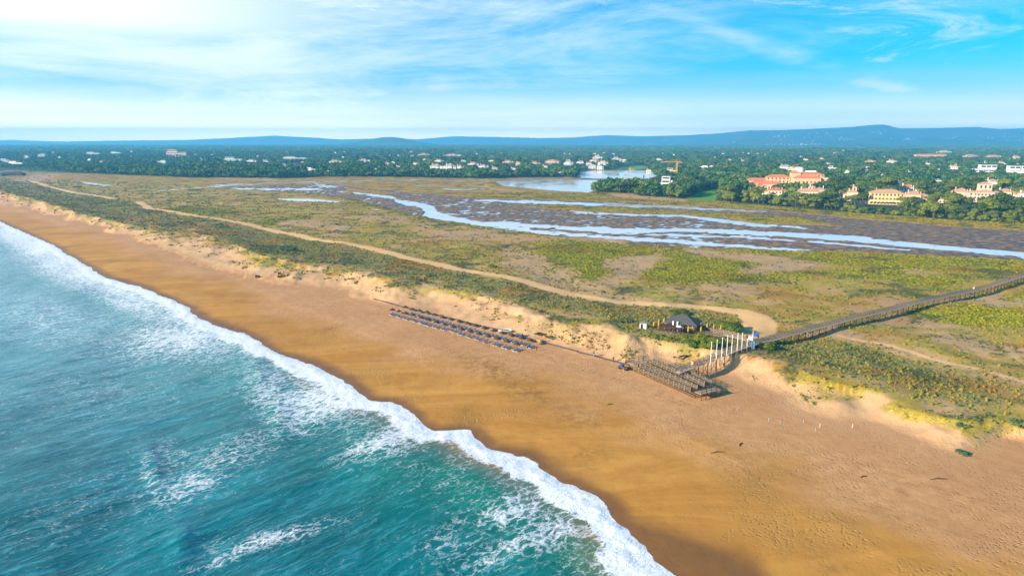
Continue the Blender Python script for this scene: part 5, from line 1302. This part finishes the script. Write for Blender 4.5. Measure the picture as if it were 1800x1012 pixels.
# instanced masses --------------------------------------------------
def scatter(name, P, scl, rz, idx, meshes, label, cat):
    me = bpy.data.meshes.new(name); n = len(P); me.vertices.add(n); me.vertices.foreach_set('co', P.ravel())
    a = me.attributes.new('scl', 'FLOAT_VECTOR', 'POINT'); a.data.foreach_set('vector', scl.ravel())
    a = me.attributes.new('rot', 'FLOAT_VECTOR', 'POINT'); R3 = np.zeros((n, 3)); R3[:, 2] = rz; a.data.foreach_set('vector', R3.ravel())
    a = me.attributes.new('vid', 'INT', 'POINT'); a.data.foreach_set('value', idx.astype(np.int32))
    o = bpy.data.objects.new(name, me); COL.objects.link(o); tag(o, label, cat, kind='stuff')
    c = bpy.data.collections.new(name+'_source')
    for k, mm in enumerate(meshes):
        q = bpy.data.objects.new('%s_%02d' % (name, k), mm); c.objects.link(q)
    ng = bpy.data.node_groups.new(name, 'GeometryNodeTree'); ng.interface.new_socket('Geometry', in_out='INPUT', socket_type='NodeSocketGeometry'); ng.interface.new_socket('Geometry', in_out='OUTPUT', socket_type='NodeSocketGeometry')
    N = ng.nodes; L = ng.links; gi = N.new('NodeGroupInput'); go = N.new('NodeGroupOutput'); ip = N.new('GeometryNodeInstanceOnPoints'); ci = N.new('GeometryNodeCollectionInfo')
    ci.inputs[0].default_value = c; ci.inputs['Separate Children'].default_value = True; ci.inputs['Reset Children'].default_value = True
    def na(nm, ty): q = N.new('GeometryNodeInputNamedAttribute'); q.data_type = ty; q.inputs[0].default_value = nm; return q.outputs[0]
    L.new(gi.outputs[0], ip.inputs['Points']); L.new(ci.outputs[0], ip.inputs['Instance']); ip.inputs['Pick Instance'].default_value = True
    L.new(na('vid', 'INT'), ip.inputs['Instance Index']); L.new(na('scl', 'FLOAT_VECTOR'), ip.inputs['Scale'])
    er = N.new('FunctionNodeEulerToRotation'); L.new(na('rot', 'FLOAT_VECTOR'), er.inputs[0]); L.new(er.outputs[0], ip.inputs['Rotation'])
    L.new(ip.outputs[0], go.inputs[0]); o.modifiers.new('scatter', 'NODES').node_group = ng
    return o
midm = [crown_mesh('mid_pine', [(a, b_, c-1, d, e, f*1.2) for a, b_, c, d, e, f in pine_lobes(60+i, 5.6, 9.5)], 16, .95, 60+i, M_FAR) for i in range(3)]+[crown_mesh('mid_leafy', round_lobes(70+i, 4.6, 8.5), 14, .95, 70+i, M_FAR) for i in range(3)]
rest = np.array(rest, int)
X2, Y2 = ring_points(1500, 3800, 13, 4); Z2 = height(X2, Y2); px2, py2 = proj(X2, Y2, Z2); s2 = .6+1.3*g_.random(X2.size)**1.8
thin = fbm(X2, Y2, 140, 210, 4); ok = forest_ok(X2, Y2, Z2, px2, py2, 9*s2) & (g_.random(X2.size) < np.where(thin > .38, .30, .95))
ed_ = np.interp(px2, *FSV)-py2; s2 = np.where(px2 < 330, s2*.75, s2)*(1-.5*sst(9, 1, ed_)*(px2 < 900)); ok &= (g_.random(X2.size) > .55*sst(10, 1, ed_)*(px2 < 900)) & ~((thin < -.34) & (g_.random(X2.size) < .8))
PX = np.concatenate([X[rest], X2[ok]]); PY = np.concatenate([Y[rest], Y2[ok]]); PZ = np.concatenate([Z[rest], Z2[ok]]); PS = np.concatenate([sc[rest]*1.2, s2[ok]])
n = len(PX); scl = np.stack([PS, PS, PS*g_.uniform(.8, 1.15, n)], 1)
scatter('woodland', np.stack([PX, PY, PZ-.3], 1), scl, g_.uniform(0, 6.28, n), g_.integers(0, 6, n), midm, 'dense dark green woodland stretching behind the villas and marsh', 'woodland')
clm = []
for i in range(4):
    g = random.Random(300+i); L = [(g.uniform(-26,26), g.uniform(-26,26), g.uniform(3,7), g.uniform(5,9), g.uniform(5,9), g.uniform(3.5,6)) for _ in range(16)]
    clm.append(crown_mesh('far_clump', L, 5, 2.5, 300+i, M_FAR, core=1.0))
X3, Y3 = ring_points(3800, 9300, 44, 5); Z3 = height(X3, Y3); px3, py3 = proj(X3, Y3, Z3)
ok = forest_ok(X3, Y3, Z3, px3, py3, 8) & (fbm(X3, Y3, 420, 220, 3) < .62); n = int(ok.sum()); ss = g_.uniform(.7, 1.15, n)
scatter('far_forest', np.stack([X3[ok], Y3[ok], Z3[ok]], 1), np.stack([ss, ss, ss*g_.uniform(.7, 1.35, n)], 1), g_.uniform(0, 6.28, n), g_.integers(0, 4, n), clm, 'far hazy forest covering the plain up to the hills', 'forest')
# low plants of the dunes, heath and marsh
def tuft_mesh(name, seed, m, n=16, r=.5, h=.45, up=.8):
    g = np.random.default_rng(seed); lob = [(0, 0, h*.25, r, r, h)]
    V, Fc = leafcloud(lob, n, r*.42, seed, core=.8, up=up)
    me = bpy.data.meshes.new(name); me.from_pydata([tuple(v) for v in V], [], Fc); me.update(); me.materials.append(m); return me
scr = [tuft_mesh('scrub', 400+i, M_SCRUB, 14) for i in range(4)]+[tuft_mesh('marram', 410+i, M_MARRAM, 14, .5, .6) for i in range(2)]
hth = [tuft_mesh('heath', 420+i, M_HEATH, 18, .8, .6) for i in range(4)]+[tuft_mesh('heath_b', 430, M_SHRUB, 18, .8, .7)]
SX = {k: [] for k in ('scrub','heath')}
for D0_, D1_, sp_, k_, sd_ in [(60, 260, .72, 1., 500), (260, 480, 1.1, 1.35, 501), (480, 800, 1.9, 2.1, 502), (800, 1350, 3.9, 3.6, 503)]:
    X, Y = ring_points(D0_, D1_, sp_, sd_); Z = height(X, Y); Wt = weights(X, Y, Z); g_ = np.random.default_rng(sd_)
    pt = fbm(X, Y, 9, 510, 3); rn = g_.random(X.size)
    p2 = fbm(X, Y, 3.5, 514, 2)
    pr = .80*Wt['scrub']*sst(-.9, .0, pt*.5+p2*.7)+.46*Wt['meadow']*sst(-.5, .3, pt*.7+p2*.7)
    # small plants catching hold on the open dune face
    face = Wt['dune']*(1-Wt['scrub']-Wt['meadow']-Wt['heath'])*(1-Wt['wet'])*(Z > 3.1)
    pr = pr+.75*face*sst(.08, .34, fbm(X, Y, 7, 512, 4)); pr = pr+.28*Wt['sand']*sst(0, .4, pt)*(Z > 1.3)
    pr = pr*(1-Wt['track'])*(Z > 1.25)*(1-Wt['forest'])
    for q_ in ((493, 486), (453, 488), (470, 487)): bx_ = PG(*q_); pr = pr*(np.hypot(X-bx_[0], Y-bx_[1]) > 9)
    a = rn < pr; n = int(a.sum()); s_ = (.42+1.0*g_.random(n)**4)*k_*.78
    P = np.stack([X[a], Y[a], Z[a]-.03], 1); cr = (Wt['dune'][a] > .5) | (Wt['meadow'][a] > .5)
    idx = np.where(g_.random(n) < np.where(cr, .62, .16), g_.integers(4, 6, n), g_.integers(0, 4, n))
    SX['scrub'].append((P, np.stack([s_, s_, s_*g_.uniform(.6, 1.1, n)/k_**.5], 1), g_.uniform(0, 6.28, n), idx))
    a = rn < (.85*Wt['heath']*sst(-.9, .1, pt)*(Z > 1.2)+(.55*Wt['marsh']*(Z > 1.2) if D0_ > 250 else 0)*(Y < 900)*(1-Wt['forest'])); n = int(a.sum()); s_ = g_.uniform(.5, 1.1, n)*k_*.62
    SX['heath'].append((np.stack([X[a], Y[a], Z[a]-.05], 1), np.stack([s_, s_, s_*g_.uniform(.55, 1.0, n)/k_**.8], 1), g_.uniform(0, 6.28, n), np.where(g_.random(n) < .12, 4, g_.integers(0, 4, n))))
for k, ms, nm, lb, ct in [('scrub', scr, 'dune_scrub', 'grey-green and yellow tufts covering the dunes and meadows', 'scrub'), ('heath', hth, 'heath', 'dense low olive-green heath shrubs on the flats behind the dunes', 'heath')]:
    q = SX[k]; scatter(nm, np.concatenate([a[0] for a in q]), np.concatenate([a[1] for a in q]), np.concatenate([a[2] for a in q]), np.concatenate([a[3] for a in q]), ms, lb, ct); print(nm, sum(len(a[0]) for a in q))
# larger shrubs one can tell apart
def shrub(px, py, R_s, hh, seed, lab, m=M_SHRUB, grp=None):
    x, y, z = PG(px, py); g = random.Random(seed)
    L = [(g.uniform(-.5,.5)*R_s, g.uniform(-.5,.5)*R_s, hh*g.uniform(.3,.6), R_s*g.uniform(.35,.6), R_s*g.uniform(.35,.6), hh*g.uniform(.35,.5)) for _ in range(7)]
    r = empty('shrub', (x, y, z-.1), 0, lab, 'shrub', grp)
    o = bpy.data.objects.new('foliage', crown_mesh('foliage', L, 90, .24, seed, m)); COL.objects.link(o); o.parent = r
    st_ = MB()
    for k in range(4): a = g.uniform(0, 6.28); st_.tube([(0,0,0),(math.cos(a)*R_s*.3, math.sin(a)*R_s*.3, hh*.6)], [.08,.03], 5)
    st_.build('stem', M_TRUNK, r)
for i, (a, b_, R_s, hh, lb) in enumerate([(1276,586,5.2,4.2,'large bright green bush right of the restaurant inside the track bend'),(1262,578,3.0,2.6,'smaller bush left of the large bright green bush'),
    (1291,580,3.0,2.8,'bush at the right foot of the large bright green bush'),(1192,551,4.5,1.8,'low green bush behind the restaurant roof'),
    (1219,608,2.6,1.8,'green shrub between the restaurant and the boardwalk, leftmost'),(1232,602,3.2,2.8,'green shrub just right of the restaurant terrace'),(1245,612,3.0,2.4,'green shrub in the hollow behind the flagpoles'),
    (1222,620,3.2,2.4,'green shrub above the yellow and red clothed people'),(1240,600,3.0,2.6,'green shrub under the link walkway'),(1200,614,2.6,1.9,'green shrub on the dune below the restaurant terrace'),
    (1175,597,2.6,1.0,'low shrub in front of the terrace, right one'),(1155,593,2.6,.9,'low shrub in front of the terrace, left one'),(1206,597,2.6,1.8,'shrub at the terrace right corner'),(1256,606,2.8,2.2,'shrub behind the middle flagpoles'),
    (1099,566,3.4,1.4,'low dark bush on the dune left of the service shed'),(1228,632,2.4,1.4,'low shrub beside the boardwalk near its beach end'),(502,440,5.0,2.6,'dark elongated bush on the far dunes above the bulldozer'),(512,441,4.0,2.2,'dark bush joined to the elongated one on the far dunes'),
    (1345,612,3.4,1.6,'green shrub under the boardwalk right of the blue flag'),(1693,797,1.3,.7,'dark bush alone at the tip of the right dune sand'),(1785,743,2.2,.8,'dark green bush on the dune edge at the right border'),(1690,748,1.5,.6,'bush on the dune edge above the lone dark bush'),
    (866,472-2,2.6,1.3,'dark bush beside the track'),(1232,640,2.0,1.2,'brown-green shrub under the boardwalk deck'),(135,330,6,2.4,'dark bush beside the far track at left')]):
    shrub(a, b_, R_s, hh, 600+i, lb, M_SCRUB if b_ > 730 or a < 1100 else M_SHRUB)
# reed / hedge strip of trees lining the marsh on the right
for i in range(46):
    a = 1480+i*7.2; b_ = np.interp(a, *FSV)-1.2; x, y, z = PG(a, float(b_)); rj = random.Random(i)
    cm = VAR['leafy_tree'][i % 3][0]; r = empty('hedge_bush', (x+rj.uniform(-2,2), y+rj.uniform(-2,4), z-1.6), i, 'rounded green hedge bush lining the marsh edge below the villas', 'hedge', 'hedge bushes lining the marsh edge'); s_ = rj.uniform(.42, .62); r.scale = (s_*1.2, s_*1.2, s_)
    o = bpy.data.objects.new('foliage', cm); COL.objects.link(o); o.parent = r
# ------------------------------------------------------------------ haze, light, sky, camera
SUN_AZ = Vector((-.90, -.43)); SUN_EL = math.radians(21)
me = bpy.data.meshes.new('haze'); bm = bmesh.new(); bmesh.ops.create_cube(bm, size=1)
for v_ in bm.verts: v_.co = Vector((v_.co.x*40000, v_.co.y*23000+8300, -7 if v_.co.z < 0 else 420))
bm.to_mesh(me); bm.free()
hz = bpy.data.objects.new('haze', me); COL.objects.link(hz); tag(hz, 'thin blue haze over the whole coast', 'haze', kind='stuff')
mv = bpy.data.materials.new('haze_mat'); mv.use_nodes = True; nt = mv.node_tree
for n_ in list(nt.nodes): nt.nodes.remove(n_)
vo = nt.nodes.new('ShaderNodeVolumePrincipled'); ou = nt.nodes.new('ShaderNodeOutputMaterial')
nt.links.new(vo.outputs[0], ou.inputs['Volume'])
vo.inputs['Color'].default_value = (.13, .56, 1.0, 1); vo.inputs['Density'].default_value = 1.25e-4; vo.inputs['Anisotropy'].default_value = .08
me.materials.append(mv)
sl = bpy.data.lights.new('sun', 'SUN'); sl.energy = 5.0; sl.angle = math.radians(.6); sl.color = (1, .85, .64)
so = bpy.data.objects.new('sun', sl); COL.objects.link(so)
sd = Vector((SUN_AZ.x*math.cos(SUN_EL), SUN_AZ.y*math.cos(SUN_EL), math.sin(SUN_EL))).normalized()
so.rotation_euler = sd.to_track_quat('Z', 'Y').to_euler()
wo = bpy.data.worlds.new('World'); S.world = wo; wo.use_nodes = True; t = NT(wo.node_tree)
bg = wo.node_tree.nodes['Background']
sky = t.new('ShaderNodeTexSky', sky_type='NISHITA', sun_disc=False)
sky.sun_elevation = SUN_EL; sky.sun_rotation = math.atan2(SUN_AZ.x, SUN_AZ.y); sky.altitude = 60; sky.air_density = 1.0; sky.dust_density = .6; sky.ozone_density = 2.5
base = t.mix(1., sky.outputs[0], (.0, .74, 1.22), 'MULTIPLY')
G = t.new('ShaderNodeTexCoord').outputs['Generated']
sx = t.new('ShaderNodeSeparateXYZ'); t.put(sx.inputs[0], G); x_, y_, z_ = sx.outputs
zz = t.math('ADD', t.math('MAXIMUM', z_, 0.), .05)
pl = t.new('ShaderNodeCombineXYZ'); t.put(pl.inputs[0], t.math('DIVIDE', x_, zz)); t.put(pl.inputs[1], t.math('DIVIDE', y_, zz)); PL = pl.outputs[0]
az = t.math('ARCTAN2', x_, y_)          # + to the right of the view axis
el = t.math('ARCSINE', z_)
ae = t.new('ShaderNodeCombineXYZ'); t.put(ae.inputs[0], az); t.put(ae.inputs[1], el); AE = ae.outputs[0]
# high cirrus veil, fibres running away to the right
c1 = t.noise(t.map(AE, loc=(.35,.2,0), rot=(0,0,-.10), sc=(1.5,9,1)), 1, 9, .66, 1.0)
c2 = t.noise(t.map(AE, rot=(0,0,.40), sc=(2.2,13,1)), 1, 9, .70, 1.3)
c3 = t.noise(t.map(AE, rot=(0,0,.06), sc=(1.1,11,1)), 1, 6, .6, .6)
left = t.mr(az, .45, -.55)             # thicker towards the left
veil = t.math('ADD', t.math('MULTIPLY', c1, .62), t.math('MULTIPLY', c2, .48))
m1 = t.mr(t.math('ADD', veil, t.math('MULTIPLY', t.mr(az, .95, -.45), .23)), .54, .92)
low = t.math('MULTIPLY', t.mr(el, t.math('ADD', .075, t.math('MULTIPLY', c3, .08)), .015), t.mr(c3, .25, .55, .72, 1.))
high = t.mr(el, .48, .24)                # the veil thins out overhead: clear deep blue above               # milky band above the horizon
m2 = t.math('MULTIPLY', t.mr(c3, .40, .66), t.mr(el, .20, .10))
m2 = t.math('MULTIPLY', m2, t.math('MULTIPLY', t.mr(el, .015, .06), t.mr(az, .35, -.25)))
m3 = t.math('MULTIPLY', t.math('MULTIPLY', t.mr(az, .06, -.56), high), t.mr(el, .085, .15))
m1 = t.math('MULTIPLY', m1, high)
ca = t.math('ABSOLUTE', t.math('ADD', t.math('SUBTRACT', el, t.math('MULTIPLY', az, -.37)), t.math('SUBTRACT', -.245, t.math('MULTIPLY', t.math('SUBTRACT', c2, .5), .05))))
m4 = t.math('MULTIPLY', t.math('MULTIPLY', t.mr(ca, .022, .0), t.mr(c1, .30, .62)), .8)
c5 = t.noise(t.map(AE, loc=(2.2,.7,0), rot=(0,0,.30), sc=(4.5,22,1)), 1, 9, .72, 1.6)
m5 = t.math('MULTIPLY', t.math('MULTIPLY', t.mr(c5, .47, .72), t.mr(t.noise(AE, 3.0, 3, .5), .36, .56)), t.math('MULTIPLY', high, .80))
m4 = t.math('MAXIMUM', m4, m5)
mask = t.math('MAXIMUM', t.math('MAXIMUM', m4, t.math('MULTIPLY', m1, .90)), t.math('MAXIMUM', t.math('MULTIPLY', low, .93), t.math('MAXIMUM', t.math('MULTIPLY', m2, .8), m3)), clamp=True)
warm = t.mix(t.mr(az, -.7, .6), (8.6,8.4,8.2), (5.4,6.3,7.2))
warm = t.mix(t.mr(el, .085, .012), warm, t.mix(t.mr(az, -.7, .6), (22,17.5,11), (14.5,13,10)))
warm = t.mix(t.mr(el, .035, .002), warm, t.mix(t.mr(az, -.7, .6), (60,44,21), (45,34,18)))
col = t.mix(mask, base, warm)
t.put(bg.inputs[0], col); bg.inputs[1].default_value = .077
cam = bpy.data.cameras.new('camera'); co_ = bpy.data.objects.new('camera', cam); COL.objects.link(co_)
cam.sensor_width = 36; cam.lens = F/1800*36; cam.clip_end = 60000; cam.clip_start = 1
co_.location = (0, 0, H); co_.rotation_euler = (math.pi/2-PITCH, 0, 0)
S.camera = co_
S.view_settings.view_transform = 'Standard'; S.view_settings.look = 'None'; S.view_settings.exposure = 1.08; S.view_settings.gamma = 1
S.cycles.max_bounces = 5; S.cycles.diffuse_bounces = 2; S.cycles.glossy_bounces = 2; S.cycles.volume_bounces = 1; S.cycles.transparent_max_bounces = 4
S.cycles.use_denoising = True
